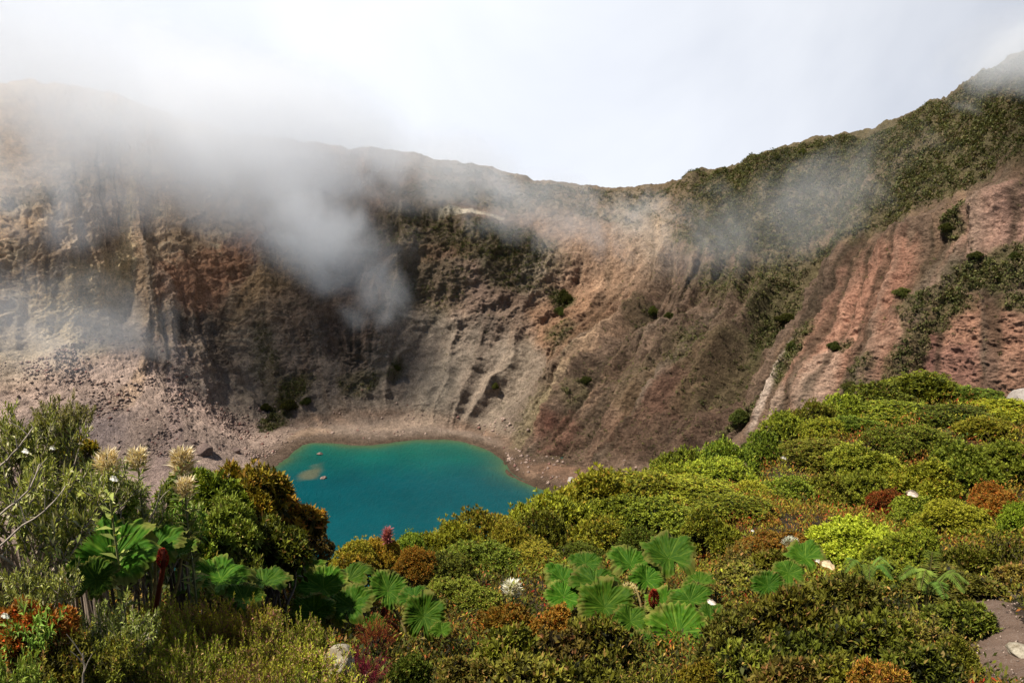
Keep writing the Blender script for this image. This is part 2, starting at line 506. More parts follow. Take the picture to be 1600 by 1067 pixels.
VEG = [
    (1590, 398, 34, 20, 1), (1555, 416, 32, 20, 1), (1520, 436, 30, 20, 1), (1486, 466, 28, 20, 1), (1458, 498, 22, 20, .95), (1434, 530, 18, 20, .95),
    (1412, 564, 16, 20, .95), (1394, 596, 16, 18, .95), (1350, 560, 12, 14, .7), (1320, 540, 14, 10, .8), (1335, 570, 8, 20, .7), (1415, 500, 10, 14, .7),      # green growth on the wall
    (1180, 345, 140, 60, .95), (1340, 330, 150, 50, .9), (1470, 260, 160, 60, 1.0), (1560, 200, 110, 70, 1.0),
    (1300, 260, 180, 40, .8), (1100, 310, 80, 30, .55), (1250, 410, 70, 22, .8), (1380, 300, 90, 40, .8),
    (1150, 420, 80, 40, .7), (1220, 500, 24, 70, .9), (1240, 545, 16, 50, .95), (1130, 590, 30, 70, .5),
    (1490, 340, 24, 36, .95), (1460, 470, 60, 22, .9), (1540, 425, 70, 26, 1.0), (1590, 400, 40, 24, 1.0),
    (1400, 570, 20, 26, .8), (1590, 470, 30, 14, .9), (1330, 600, 30, 12, .6), (1160, 660, 40, 16, .8),
    (440, 630, 55, 22, .95), (415, 560, 22, 60, .5), (560, 600, 40, 16, .6), (620, 580, 12, 16, .6),
    (650, 350, 70, 40, .55), (780, 370, 70, 40, .75), (690, 450, 40, 40, .5), (800, 430, 40, 25, .6),
    (740, 300, 90, 25, .6), (870, 310, 70, 16, .6), (950, 310, 60, 12, .6), (640, 430, 30, 50, .5),
    (880, 470, 20, 18, .9), (870, 520, 22, 26, .6), (1000, 490, 16, 22, .5), (60, 300, 80, 25, .55),
    (150, 270, 80, 40, .3), (1070, 540, 40, 40, .4), (990, 590, 30, 40, .35), (900, 610, 14, 20, .5),
]
for (px, py, rx, ry, c, k) in PATCHES:
    h = hit_far(px, py)
    if h is None: continue
    m_px = _td[h] / FPX
    du = (UF - UF[h]) / (rx * m_px * 1.15); dv = (VF - VF[h]) / (ry * m_px * 1.35)
    rr = np.sqrt(du * du + dv * dv) + 0.55 * n_md + 0.35 * n_st
    w = (1 - sstep(0.55, 1.25, rr)) * k
    C = lerp(C, c, w)
# fine mottling that belongs to the rock
ap = apron.ravel()
C = lerp(C, (0.175, 0.140, 0.105), ap * 0.75)
C *= (1 + 0.38 * n_md + 0.30 * n_st)[:, None]
# rib crests coloured paler; gully shade painted dark into runnels and rills
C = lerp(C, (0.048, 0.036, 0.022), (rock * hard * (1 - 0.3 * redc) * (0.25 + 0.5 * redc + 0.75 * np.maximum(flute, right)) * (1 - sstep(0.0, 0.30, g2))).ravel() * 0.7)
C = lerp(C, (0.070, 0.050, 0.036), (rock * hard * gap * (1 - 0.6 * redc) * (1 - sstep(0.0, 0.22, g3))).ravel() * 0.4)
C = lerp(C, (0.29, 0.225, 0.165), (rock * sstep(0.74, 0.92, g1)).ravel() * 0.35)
grey = C.mean(1, keepdims=True)
C = (grey + (C - grey) * (0.93 + 0.13 * sstep(7.0, 9.5, tc))[:, None]) * (np.where(tc < 12.5, 1.14 + 0.28 * (1 - sstep(8.0, 9.6, tc)), 1.0) + 0.75 * (1 - sstep(2.6, 5.2, tc + 0.6 * n_lo)) * sstep(1.2, 2.2, tr))[:, None]  # left and centre colour raised in place of fill light
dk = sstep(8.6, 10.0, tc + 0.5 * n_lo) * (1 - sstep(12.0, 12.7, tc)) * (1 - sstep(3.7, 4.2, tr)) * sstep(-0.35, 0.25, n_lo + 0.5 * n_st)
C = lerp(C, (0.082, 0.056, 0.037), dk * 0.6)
veg = np.zeros(len(tc), np.float32)
for (px, py, rx, ry, k) in VEG:
    h = hit_far(px, py)
    if h is None: continue
    m_px = _td[h] / FPX
    du = (UF - UF[h]) / (rx * m_px * 1.15); dv = (VF - VF[h]) / (ry * m_px * 1.35)
    rr = np.sqrt(du * du + dv * dv) + 0.5 * n_md + 0.4 * n_lo
    veg = np.maximum(veg, (1 - sstep(0.6, 1.2, rr)) * k)
veg = np.maximum(veg, sstep(4.2, 4.6, tr + 0.4 * n_lo) * sstep(9.0, 10.5, tc) * (1 - sstep(5.2, 5.6, tr)) * 0.9)
veg = np.maximum(veg, sstep(4.3, 4.9, tr + 0.4 * n_lo) * sstep(6.0, 7.5, tc) * (1 - sstep(5.2, 5.6, tr)) * 0.55)
C = lerp(C, (0.098, 0.086, 0.036), veg * 0.75)
wet = (1 - sstep(-149.5, -147.6, ttv[:, 2]))
C = lerp(C, (0.07, 0.045, 0.028), wet * 0.85)
C = np.clip(C, 0.01, 0.9)

m = NT('crater_rock')
co = m.coord()
a = m.attr('tone')
f1 = m.noise(0.9, 6, 0.65, co)
f2 = m.noise(0.22, 5, 0.6, co)
v1 = m.rng(f1, 0.3, 0.7, 0.62, 1.38)
v2 = m.rng(f2, 0.3, 0.7, 0.72, 1.26)
cc = m.mix(1.0, a, m.math('MULTIPLY', v1, v2), 'MULTIPLY')
bmp = m.bump(m.math('ADD', m.noise(0.8, 8, 0.75, co), m.math('MULTIPLY', f2, 1.5)), 1.8, 1.0)
m.principled(cc, 0.95, bmp, 0.15)
M_ROCK = m.m
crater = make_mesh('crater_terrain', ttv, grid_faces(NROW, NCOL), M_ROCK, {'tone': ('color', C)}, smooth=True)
tag(crater, kind='structure')

# ------------------------------------------------------------------ lake
NL = 260
lx = np.linspace(-150, 190, NL); ly = np.linspace(230, 530, NL)
LX, LY = np.meshgrid(lx, ly)
shore = catmull(ctrl[:, 1:2], np.linspace(1.0, 14, 400))[:, 0, :2]
dmin = np.full(LX.size, 1e9)
for p in shore:
    dmin = np.minimum(dmin, (LX.ravel() - p[0]) ** 2 + (LY.ravel() - p[1]) ** 2)
dmin = np.sqrt(dmin)
ln = fbm(LX.ravel() / 16, LY.ravel() / 16, 2.2, 4)
shal = np.exp(-np.maximum(dmin + 5 * ln - 1.5, 0) / 5.5)
bar = at_z(487, 738, Z)
bd = np.hypot((LX.ravel() - bar[0]) / 6, (LY.ravel() - bar[1]) / 13) + 0.8 * ln
sand = (1 - sstep(0.5, 1.3, bd)) * 0.75
far_ = sstep(395, 475, LY.ravel() + 14 * ln)
m = NT('lake_water_surface')
co = m.coord()
deep = m.mix(m.attr('far', 'Fac'), (0.001, 0.052, 0.062), (0.002, 0.082, 0.058))
c1 = m.mix(m.attr('shallow', 'Fac'), deep, (0.045, 0.085, 0.042))
c2 = m.mix(m.attr('sand', 'Fac'), c1, (0.10, 0.095, 0.055))
mot = m.rng(m.noise(0.035, 4, 0.6, co), 0.3, 0.7, 0.86, 1.14)
c3 = m.mix(1.0, c2, mot, 'MULTIPLY')
mp = m.new('ShaderNodeMapping'); mp.inputs['Scale'].default_value = (1.0, 0.45, 1.0)
m.l.new(co, mp.inputs['Vector'])
rip = m.noise(0.32, 6, 0.68, mp.outputs[0], 0.6)
pr = m.principled(c3, 0.28, m.bump(rip, 0.9, 0.8), 0.16)
pr.inputs['IOR'].default_value = 1.33
lake = make_mesh('lake_water', np.stack([LX.ravel(), LY.ravel(), np.full(LX.size, Z)], 1), grid_faces(NL, NL), m.m,
                 {'shallow': ('f', shal), 'sand': ('f', sand), 'far': ('f', far_)}, smooth=True)
tag(lake, kind='structure')
#@@NEAR
# ------------------------------------------------------------------ near slope (the rim the viewer stands on)
GP = [  # pixel, distance ahead and height of the growth hiding the ground there
    (1450, 590, 60, 1.2), (1600, 625, 54, 1.2), (1300, 640, 52, 1.2), (1200, 680, 46, 1.2), (1100, 712, 40, 1.2),
    (1000, 745, 34, 1.2), (900, 762, 28, 1.2), (800, 805, 22, 1.1), (650, 838, 17, 1.0), (530, 868, 13, 0.9),
    (1300, 760, 34, 1.0), (1500, 755, 32, 0.8), (1600, 740, 34, 0.8), (1450, 690, 44, 0.8), (1250, 720, 40, 0.9),
    (1200, 830, 22, 0.4), (1400, 850, 18, 0.5), (1600, 830, 18, 0.5), (1000, 900, 14, 0.4), (1000, 820, 22, 0.8),
    (700, 930, 11.5, 0.5), (1575, 960, 10, 0.0), (1590, 1060, 7.6, 0.0), (1300, 960, 10.5, 0.5), (1250, 1060, 7.2, 0.6),
    (800, 1060, 6.8, 0.6), (450, 1060, 6.2, 0.6), (550, 960, 9, 0.5), (350, 880, 9, 0.7), (300, 760, 9.5, 1.3),
    (100, 820, 7.5, 0.9), (50, 1000, 5.2, 0.5), (-150, 900, 6.5, 0.6),
]
gx, gz = [], []
for px, py, d, h in GP:
    p = at_y(px, py, d)
    gx.append((p[0], p[1])); gz.append(p[2] - h)
for x, y, z in [(0, 0, -1.72), (0.3, -14, 1.5), (-14, 0, -1.9), (18, 0, -2.6), (22, 10, -5.6), (-14, 12, -7.0), (0, -40, 6), (-30, -10, 0),
                (40, -10, -1), (45, 30, -10.5), (43, 80, -28), (48, 72, -24), (8, 46, -25), (3.4, 38, -22), (-4.6, 19.5, -15),
                (-12, 17, -12.5), (24, 70, -29), (70, 50, -12), (-24, 18, -12)]:
    gx.append((x, y)); gz.append(z)
gx = np.array(gx); gz = np.array(gz)
_n = len(gx)


def _tps(r2):
    return 0.5 * r2 * np.log(r2 + 1e-9)


_A = _tps(((gx[:, None] - gx[None]) ** 2).sum(-1)) + np.eye(_n) * 6.0
_P = np.concatenate([np.ones((_n, 1)), gx], 1)
_sol = np.linalg.solve(np.block([[_A, _P], [_P.T, np.zeros((3, 3))]]), np.concatenate([gz, np.zeros(3)]))


def _tps_eval(x, y):
    x = np.asarray(x, float); y = np.asarray(y, float)
    s = _sol[_n] + _sol[_n + 1] * x + _sol[_n + 2] * y
    for k in range(_n):
        s = s + _sol[k] * _tps((x - gx[k, 0]) ** 2 + (y - gx[k, 1]) ** 2)
    return s


_eaz = np.radians([-180, -60, -35, -25, -12, -5, 0, 5, 10, 17, 22, 27, 33, 45, 60, 180])
_er = np.array([45, 30, 20, 19, 19, 23, 29, 38, 48, 58, 72, 84, 84, 90, 70, 45.0])


def near_z(x, y):
    x = np.atleast_1d(np.asarray(x, float)); y = np.atleast_1d(np.asarray(y, float))
    r = np.hypot(x, y); az = np.arctan2(x, y)
    re_ = np.interp(az, _eaz, _er)
    k = np.where(r > re_, re_ / np.maximum(r, 1e-6), 1.0)
    z = _tps_eval(x * k, y * k)
    steep = np.where(np.abs(az) < 0.95, 0.97, 0.15)
    z = z - np.maximum(r - re_, 0) * steep
    z = z + 0.10 * fbm(x / 0.9, y / 0.9, 0.1, 3) * sstep(0.5, 3, r) + 0.28 * fbm(x / 5, y / 5, 2.1, 3) * sstep(1, 5, r)
    z = z - 0.75 * sstep(13, 22, r) + 0.15 * sstep(29, 36, r)
    return np.maximum(z, LAKE_Z - 4)


naz = 520
azs = np.concatenate([np.linspace(-R(42), R(42), 400, endpoint=False), np.linspace(R(42), 2 * math.pi - R(42), 120, endpoint=False)])
rs = np.concatenate([[0.05], np.geomspace(0.5, 100, 230), np.geomspace(104, 260, 40)])
AZ, RS = np.meshgrid(azs, rs)
gX = (RS * np.sin(AZ)).ravel(); gY = (RS * np.cos(AZ)).ravel()
gZ = near_z(gX, gY)
q = fbm(gX / 3.0, gY / 3.0, 0.7, 5, 0.6)
q2 = fbm(gX / 0.35, gY / 0.35, 0.9, 4, 0.6)
gc = np.tile(np.array([0.045, 0.031, 0.020], np.float32), (len(gX), 1))
gc = lerp(gc, (0.085, 0.046, 0.020), sstep(0.0, 0.5, q) * 0.8)
gc = lerp(gc, (0.055, 0.052, 0.018), sstep(0.05, 0.5, -q) * 0.7)
gc *= (1 + 0.4 * q2)[:, None] * 0.8
m = NT('slope_soil')
co = m.coord()
cc = m.mix(1.0, m.attr('tone'), m.rng(m.noise(6.0, 6, 0.65, co), 0.3, 0.7, 0.6, 1.4), 'MULTIPLY')
m.principled(cc, 0.95, m.bump(m.noise(9.0, 6, 0.65, co), 0.06, 0.9), 0.15)
ground = make_mesh('ground', np.stack([gX, gY, gZ], 1), grid_faces(len(rs), naz, True)[:, ::-1], m.m, {'tone': ('color', gc)}, smooth=True)
tag(ground, kind='structure')

# trodden path at the lower right
pc = np.array([(5.25, 4.6), (5.45, 6.0), (5.55, 7.2), (5.75, 8.6), (6.35, 10.2), (7.6, 12.0), (9.6, 13.2)])
tt = np.linspace(0, len(pc) - 1, 160)
pp = catmull(pc, tt)
tg = np.gradient(pp, axis=0); tg /= np.linalg.norm(tg, axis=1, keepdims=True)
sd = np.stack([tg[:, 1], -tg[:, 0]], 1)
w_ = np.linspace(-1, 1, 40)
hw = (0.62 + 0.10 * fbm(tt * 1.7, 0, 3.3, 3))[:, None]
PX_ = pp[:, None, 0] + sd[:, None, 0] * w_[None] * hw
PY_ = pp[:, None, 1] + sd[:, None, 1] * w_[None] * hw
pz = near_z(PX_.ravel(), PY_.ravel()) + 0.035 * (1 - np.tile(w_ ** 2, len(tt)) * 1.6) + 0.012 * fbm(PX_.ravel() * 4, PY_.ravel() * 4, 0.3, 4)
m = NT('path_dirt')
co = m.coord()
c1 = m.mix(m.rng(m.noise(2.2, 5, 0.6, co), 0.35, 0.65, 0, 1), (0.095, 0.060, 0.041), (0.150, 0.100, 0.072))
c1 = m.mix(m.rng(m.noise(38, 3, 0.6, co), 0.56, 0.66, 0, 0.7), c1, (0.20, 0.16, 0.13))
m.principled(c1, 0.95, m.bump(m.noise(30, 5, 0.65, co), 0.03, 0.8), 0.15)
path = make_mesh('path', np.stack([PX_.ravel(), PY_.ravel(), pz], 1), grid_faces(len(tt), 40)[:, ::-1], m.m, smooth=True)
tag(path, kind='structure')


# ------------------------------------------------------------------ foliage makers (numpy, one mesh per part)
def unit(v):
    return v / (np.linalg.norm(v, axis=-1, keepdims=True) + 1e-9)


def rnd(r, n):
    return unit(r.normal(size=(n, 3)))


def leaf_quads(P, D, L, W, r, lift=0.15, wide=0.5):
    """one folded lance-shaped leaf of two quads per row: foot P, direction D"""
    n = len(P)
    D = unit(D)
    ref = np.tile(np.array([0, 0, 1.0]), (n, 1)) + 0.25 * r.normal(size=(n, 3))
    S = unit(np.cross(D, ref))
    N = np.cross(S, D)
    L = np.broadcast_to(np.asarray(L, float), (n,))[:, None]; W = np.broadcast_to(np.asarray(W, float), (n,))[:, None]
    mid = P + D * L * wide - N * W * 0.18
    tip = P + D * L - N * L * lift
    a = P + D * L * wide * 0.9 + S * W * 0.5 + N * W * 0.12
    b = P + D * L * wide * 0.9 - S * W * 0.5 + N * W * 0.12
    V = np.stack([P, a, tip, mid, b], 1).reshape(-1, 3)
    k = np.arange(n)[:, None] * 5
    F = np.concatenate([k + np.array([[0, 3, 2, 1]]), k + np.array([[0, 4, 2, 3]])], 0)
    return V, F


def flat_quads(P, D, L, W, r, lift=0.1):
    n = len(P)
    D = unit(D)
    S = unit(np.cross(D, np.array([0, 0, 1.0]) + 0.35 * r.normal(size=(n, 3))))
    N = np.cross(S, D)
    L = np.broadcast_to(np.asarray(L, float), (n,))[:, None]; W = np.broadcast_to(np.asarray(W, float), (n,))[:, None]
    V = np.stack([P, P + D * L * 0.55 + S * W * 0.5, P + D * L - N * L * lift, P + D * L * 0.55 - S * W * 0.5], 1).reshape(-1, 3)
    F = np.arange(n * 4).reshape(-1, 4)
    return V, F


def tube(pts, radii, sides=5):
    pts = np.asarray(pts, float); n = len(pts)
    t = unit(np.gradient(pts, axis=0))
    a = unit(np.cross(t, np.array([0.3, 0.9, 0.13])))
    b = np.cross(t, a)
    ang = np.linspace(0, 2 * np.pi, sides, endpoint=False)
    rr = np.asarray(radii, float)[:, None, None]
    V = pts[:, None] + rr * (np.cos(ang)[None, :, None] * a[:, None] + np.sin(ang)[None, :, None] * b[:, None])
    return V.reshape(-1, 3), grid_faces(n, sides, True)


class Bag:
    def __init__(self):
        self.V, self.F, self.C, self.n = [], [], [], 0

    def add(self, V, F, c):
        V = np.asarray(V)
        c = np.asarray(c, np.float32)
        if c.ndim == 1: c = np.tile(c, (len(V), 1))
        elif len(c) != len(V): c = np.repeat(c, len(V) // len(c), axis=0)
        self.V.append(V); self.F.append(np.asarray(F) + self.n); self.C.append(c); self.n += len(V)

    def build(self, name, mat, parent=None, smooth=False):
        q = [f for f in self.F if f.shape[1] == 4]; t = [f for f in self.F if f.shape[1] == 3]
        fs = ([np.concatenate(q)] if q else []) + ([np.concatenate(t)] if t else [])
        return make_mesh(name, np.concatenate(self.V), fs, mat, {'tone': ('color', np.concatenate(self.C))}, smooth, parent)


def leaf_material(name, translucent=0.30, rough=0.5, spec=0.35, hue=0.035, val=0.35):
    m = NT(name)
    c = m.attr('tone')
    rn = m.new('ShaderNodeObjectInfo').outputs['Random']
    hs = m.new('ShaderNodeHueSaturation')
    m.put(hs.inputs['Hue'], m.rng(rn, 0, 1, 0.5 - hue, 0.5 + hue * 0.6))
    rn2 = m.math('FRACT', m.math('MULTIPLY', rn, 7.31))
    m.put(hs.inputs['Value'], m.rng(rn2, 0, 1, 1 - val, 1 + val))
    m.put(hs.inputs['Color'], c)
    p = m.new('ShaderNodeBsdfPrincipled')
    m.put(p.inputs['Base Color'], hs.outputs[0])
    p.inputs['Roughness'].default_value = rough
    p.inputs['Specular IOR Level'].default_value = spec
    t = m.new('ShaderNodeBsdfTranslucent')
    tc_ = m.mix(1.0, hs.outputs[0], (1.25, 1.15, 0.6), 'MULTIPLY')
    m.put(t.inputs['Color'], tc_)
    mx = m.new('ShaderNodeMixShader')
    mx.inputs[0].default_value = translucent
    m.l.new(p.outputs[0], mx.inputs[1]); m.l.new(t.outputs[0], mx.inputs[2])
    m.l.new(mx.outputs[0], m.out.inputs['Surface'])
    return m.m


M_LEAF = leaf_material('shrub_leaf', 0.22, 0.6, 0.10)
M_GLOSS = leaf_material('glossy_leaf', 0.2, 0.55, 0.10)
M_PETAL = leaf_material('petal', 0.25, 0.7, 0.1, 0.004, 0.06)
m = NT('bark')
co = m.coord()
m.principled(m.mix(1.0, m.attr('tone'), m.rng(m.noise(30, 4, 0.6, co), 0.3, 0.7, 0.6, 1.35), 'MULTIPLY'), 0.9, None, 0.15)
M_BARK = m.m

PAL = {  # old leaf (darkened for the shade in gaps), young leaf, odd leaf, share of odd
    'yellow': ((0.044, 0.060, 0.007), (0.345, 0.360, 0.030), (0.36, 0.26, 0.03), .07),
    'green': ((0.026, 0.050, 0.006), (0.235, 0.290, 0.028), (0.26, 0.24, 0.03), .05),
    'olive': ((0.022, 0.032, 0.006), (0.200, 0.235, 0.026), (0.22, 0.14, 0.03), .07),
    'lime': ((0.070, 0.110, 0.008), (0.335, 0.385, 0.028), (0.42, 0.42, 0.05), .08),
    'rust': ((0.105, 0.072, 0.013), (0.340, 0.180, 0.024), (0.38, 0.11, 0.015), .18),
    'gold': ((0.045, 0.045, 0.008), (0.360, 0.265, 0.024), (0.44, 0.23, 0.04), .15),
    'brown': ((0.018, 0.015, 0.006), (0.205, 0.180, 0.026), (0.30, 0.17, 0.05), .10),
    'dark': ((0.012, 0.014, 0.004), (0.185, 0.200, 0.020), (0.34, 0.23, 0.06), .07),  # near-black: shade of the front bank put into the leaf colour
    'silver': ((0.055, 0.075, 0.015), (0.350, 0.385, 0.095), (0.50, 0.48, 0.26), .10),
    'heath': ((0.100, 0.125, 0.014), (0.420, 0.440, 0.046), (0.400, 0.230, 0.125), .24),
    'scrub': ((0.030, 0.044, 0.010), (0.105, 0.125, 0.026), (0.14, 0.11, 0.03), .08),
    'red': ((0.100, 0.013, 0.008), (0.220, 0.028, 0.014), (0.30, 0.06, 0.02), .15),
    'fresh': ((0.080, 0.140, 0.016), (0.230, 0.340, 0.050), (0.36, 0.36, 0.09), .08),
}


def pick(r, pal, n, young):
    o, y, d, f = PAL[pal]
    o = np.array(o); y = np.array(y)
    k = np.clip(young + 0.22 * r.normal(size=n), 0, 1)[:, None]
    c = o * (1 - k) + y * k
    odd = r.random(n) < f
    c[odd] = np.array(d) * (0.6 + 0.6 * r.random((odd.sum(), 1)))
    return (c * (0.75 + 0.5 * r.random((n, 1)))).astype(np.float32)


def dome_bags(seed, pal, nl=13, lr=0.42, nros=900, per=8, L=0.075, W=0.030, inner=2500, flat=False):
    """rounded shrub of radius 1 and height 1: lobes covered with leaf rosettes, gaps between, and branches"""
    r = np.random.default_rng(seed)
    B = Bag(); S = Bag()
    cen, rad = [], []
    for k in range(nl):
        ph = 2.4 * k + r.normal() * 0.5
        q_ = math.sqrt((k + 0.4) / nl) * r.uniform(0.78, 1.02)
        c = np.array([math.cos(ph) * q_ * 0.80, math.sin(ph) * q_ * 0.80, (0.66 - 0.42 * q_ * q_) * r.uniform(0.62, 1.12) + 0.04])
        cen.append(c); rad.append(lr * r.uniform(0.36, 1.18))
    cen = np.array(cen); rad = np.array(rad)
    lobe_y = r.normal(size=nl) * 0.24
    which = r.choice(nl, size=nros * 2, p=rad ** 2 / (rad ** 2).sum())
    d = rnd(r, nros * 2)
    d[:, 2] = np.where(d[:, 2] < -0.35, -d[:, 2], d[:, 2])
    bump = 1 + 0.16 * pnoise(d[:, 0] * 3.1 + which * 5, d[:, 1] * 3.1, d[:, 2] * 3.1) + 0.05 * r.normal(size=len(d)) + np.where(r.random(len(d)) < 0.20, 0.48 * r.random(len(d)) ** 1.5 * (0.4 + 0.6 * np.clip(d[:, 2], 0, 1)), 0)
    P = cen[which] + d * (rad[which] * bump)[:, None] * np.array([1, 1, 0.86])
    dist = np.linalg.norm((P[:, None] - cen[None]) / np.array([1, 1, 0.86]), axis=-1) / rad[None]
    dist[np.arange(len(P)), which] = 9
    ok = (dist.min(1) > 1.0) & (P[:, 2] > 0.02) & (d[:, 2] > -0.2 + 0.35 * r.random(len(P)))
    P = P[ok][:nros]; d = d[ok][:nros]; which = which[ok][:nros]
    n = len(P)
    ax = unit(d * 0.75 + np.array([0, 0, 0.55]) + 0.35 * r.normal(size=(n, 3)))
    young = np.clip(0.55 + 0.35 * r.normal(size=n) + lobe_y[which], 0, 1)
    t1 = unit(np.cross(ax, np.array([0.2, 0.3, 0.9]))); t2 = np.cross(ax, t1)
    ang = (np.arange(per) * 2.4)[None] + r.random((n, 1)) * 6.28
    tilt = np.linspace(1.25, 0.35, per)[None] + 0.18 * r.normal(size=(n, per))
    D = (np.cos(tilt)[..., None] * ax[:, None] + np.sin(tilt)[..., None] * (np.cos(ang)[..., None] * t1[:, None] + np.sin(ang)[..., None] * t2[:, None])).reshape(-1, 3)
    PP = np.repeat(P, per, 0) - np.repeat(ax, per, 0) * (r.random((n * per, 1)) * L * 0.5)
    yy = np.repeat(young, per) * 0.55 + np.tile(np.linspace(0.15, 0.5, per), n)
    f = flat_quads if flat else leaf_quads
    sz = 0.75 + 0.5 * r.random(n * per)
    V, F = f(PP, D, L * sz, W * sz, r)
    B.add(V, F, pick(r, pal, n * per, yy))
    # inner leaves, coloured dark to paint the shade between lobes
    wi = r.integers(0, nl, inner)
    Pi = cen[wi] + rnd(r, inner) * (rad[wi] * (0.35 + 0.55 * r.random(inner)))[:, None]
    Pi[:, 2] = np.abs(Pi[:, 2])
    V, F = flat_quads(Pi, rnd(r, inner), L * 1.4, W * 1.7, r)
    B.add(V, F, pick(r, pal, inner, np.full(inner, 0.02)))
    for k in range(nl):
        a = np.array([r.normal() * 0.06, r.normal() * 0.06, -0.12])
        mid = cen[k] * np.array([0.45, 0.45, 0.5]) + r.normal(size=3) * 0.05
        pts = catmull(np.array([a, a * 0.5 + mid * 0.5, mid, cen[k], cen[k] + unit(cen[k]) * rad[k] * 0.6]), np.linspace(0, 4, 9))
        V, F = tube(pts, np.linspace(0.028, 0.008, 9), 5)
        S.add(V, F, np.array([0.10, 0.078, 0.055]) * r.uniform(0.7, 1.3))
    return B, S


def sprig_bags(seed, pal, nst=60, H=1.0, spread=0.55, lean=0.35, nleaf=34, L=0.05, W=0.016, bare=0.3, curl=0.25, tilt=0.9, flat=True, side=2, stemc=(0.13, 0.095, 0.065), stemr=0.010, uneven=0.35):
    """upright many-stemmed shrub of radius about 1 and height 1"""
    r = np.random.default_rng(seed)
    B = Bag(); S = Bag()
    for k in range(nst):
        a = r.random() * 6.28; q = math.sqrt(r.random())
        foot = np.array([math.cos(a), math.sin(a), 0]) * q * spread
        foot[2] = -0.06
        h = H * (1 - uneven * r.random() - 0.22 * q * q)
        out = np.array([math.cos(a + 0.6 * r.normal()), math.sin(a + 0.6 * r.normal()), 0])
        top = foot + np.array([0, 0, h]) + out * (lean * (0.2 + q))
        m1 = foot * 0.6 + top * 0.4 + r.normal(size=3) * 0.06 * np.array([1, 1, 0.3]) - np.array([0, 0, 0.02])
        m2 = foot * 0.25 + top * 0.75 + r.normal(size=3) * 0.06 * np.array([1, 1, 0.3])
        pts = catmull(np.array([foot, m1, m2, top]), np.linspace(0, 3, 10))
        col_ = np.array(stemc) * r.uniform(0.6, 1.4)
        V, F = tube(pts, np.linspace(stemr, stemr * 0.3, 10), 4)
        S.add(V, F, col_)
        tips = [pts]
        for j in range(side):
            i0 = r.integers(4, 8)
            st = pts[i0]
            e = st + unit(out * r.normal() + np.array([r.normal(), r.normal(), 1.0])) * H * r.uniform(0.14, 0.30)
            sp = catmull(np.array([st, st * 0.5 + e * 0.5 + np.array([0, 0, -0.02]), e]), np.linspace(0, 2, 6))
            V, F = tube(sp, np.linspace(stemr * 0.6, stemr * 0.25, 6), 4)
            S.add(V, F, col_)
            tips.append(sp)
        for ti, tp in enumerate(tips):
            nn = nleaf if ti == 0 else nleaf // 2
            u = (bare if ti == 0 else 0.15) + (1 - (bare if ti == 0 else 0.15)) * (np.arange(nn) + r.random(nn) * 0.6) / nn
            u = np.clip(u, 0, 1) * (len(tp) - 1)
            P = catmull(tp, u); T = unit(catmull(np.gradient(tp, axis=0), u))
            s1 = unit(np.cross(T, np.array([0.2, 0.9, 0.3]))); s2 = np.cross(T, s1)
            an = np.arange(nn) * 2.399 + r.random() * 6
            ti_ = tilt + 0.2 * r.normal(size=nn) - 0.5 * (u / (len(tp) - 1)) ** 6
            D = np.cos(ti_)[:, None] * T + np.sin(ti_)[:, None] * (np.cos(an)[:, None] * s1 + np.sin(an)[:, None] * s2)
            sz = (0.7 + 0.5 * r.random(nn)) * (1 - 0.35 * (u / (len(tp) - 1)) ** 3)
            f = flat_quads if flat else leaf_quads
            V, F = f(P, D, L * sz, W * sz, r, curl)
            B.add(V, F, pick(r, pal, nn, np.clip(0.15 + 0.7 * (u / (len(tp) - 1)) + 0.2 * r.normal(), 0, 1)))
    return B, S


PROTO = {}


def shrub_proto(key):
    """hidden-nowhere prototype: the first use keeps these very objects, later uses copy them"""
    kind, pal, seed = key
    if kind == 'dome':
        return dome_bags(100 + seed * 7, pal, nl=17 + seed % 3 * 4, lr=0.38 + 0.03 * (seed % 3), nros=1500, per=8, L=0.085, W=0.036, flat=True)
    if kind == 'fine':
        return dome_bags(300 + seed * 7, pal, nl=22 + seed % 3 * 4, lr=0.33, nros=2200, per=9, L=0.062, W=0.027, inner=4200, flat=True)
    if kind == 'leafy':
        return dome_bags(500 + seed * 7, pal, nl=20 + seed % 4 * 3, lr=0.30, nros=700, per=9, L=0.115, W=0.048, inner=1700)
    if kind == 'bank':
        return dome_bags(600 + seed * 7, pal, nl=20 + seed % 3 * 4, lr=0.30, nros=420, per=9, L=0.118, W=0.048, inner=1900)
    if kind == 'twig':
        return sprig_bags(700 + seed, pal, nst=58, spread=0.62, lean=0.50, nleaf=22, L=0.115, W=0.052, bare=0.50, tilt=0.95, flat=False, side=4, stemc=(0.085, 0.062, 0.045))
    if kind == 'heath':
        return sprig_bags(800 + seed, pal, nst=120, spread=0.85, lean=0.25, nleaf=40, L=0.085, W=0.024, bare=0.25, tilt=0.75, side=2, stemc=(0.16, 0.10, 0.07), stemr=0.008, uneven=0.42)
    if kind == 'silver':
        return sprig_bags(900 + seed, pal, nst=50, spread=0.45, lean=0.80, nleaf=26, L=0.140, W=0.046, bare=0.45, tilt=0.8, flat=False, side=4, stemc=(0.36, 0.29, 0.22), stemr=0.020, uneven=0.5)
    if kind == 'spiky':
        return sprig_bags(950 + seed, pal, nst=70, spread=0.35, lean=0.8, nleaf=22, L=0.16, W=0.018, bare=0.3, tilt=0.55, side=1, stemc=(0.10, 0.03, 0.02), uneven=0.5)
    if kind == 'broad':
        return sprig_bags(970 + seed, pal, nst=26, spread=0.5, lean=0.5, nleaf=15, L=0.22, W=0.085, bare=0.35, tilt=0.95, flat=False, side=1, stemc=(0.12, 0.10, 0.05), stemr=0.013, uneven=0.45)


STEM_NAME = 'stem'
NOTES = []


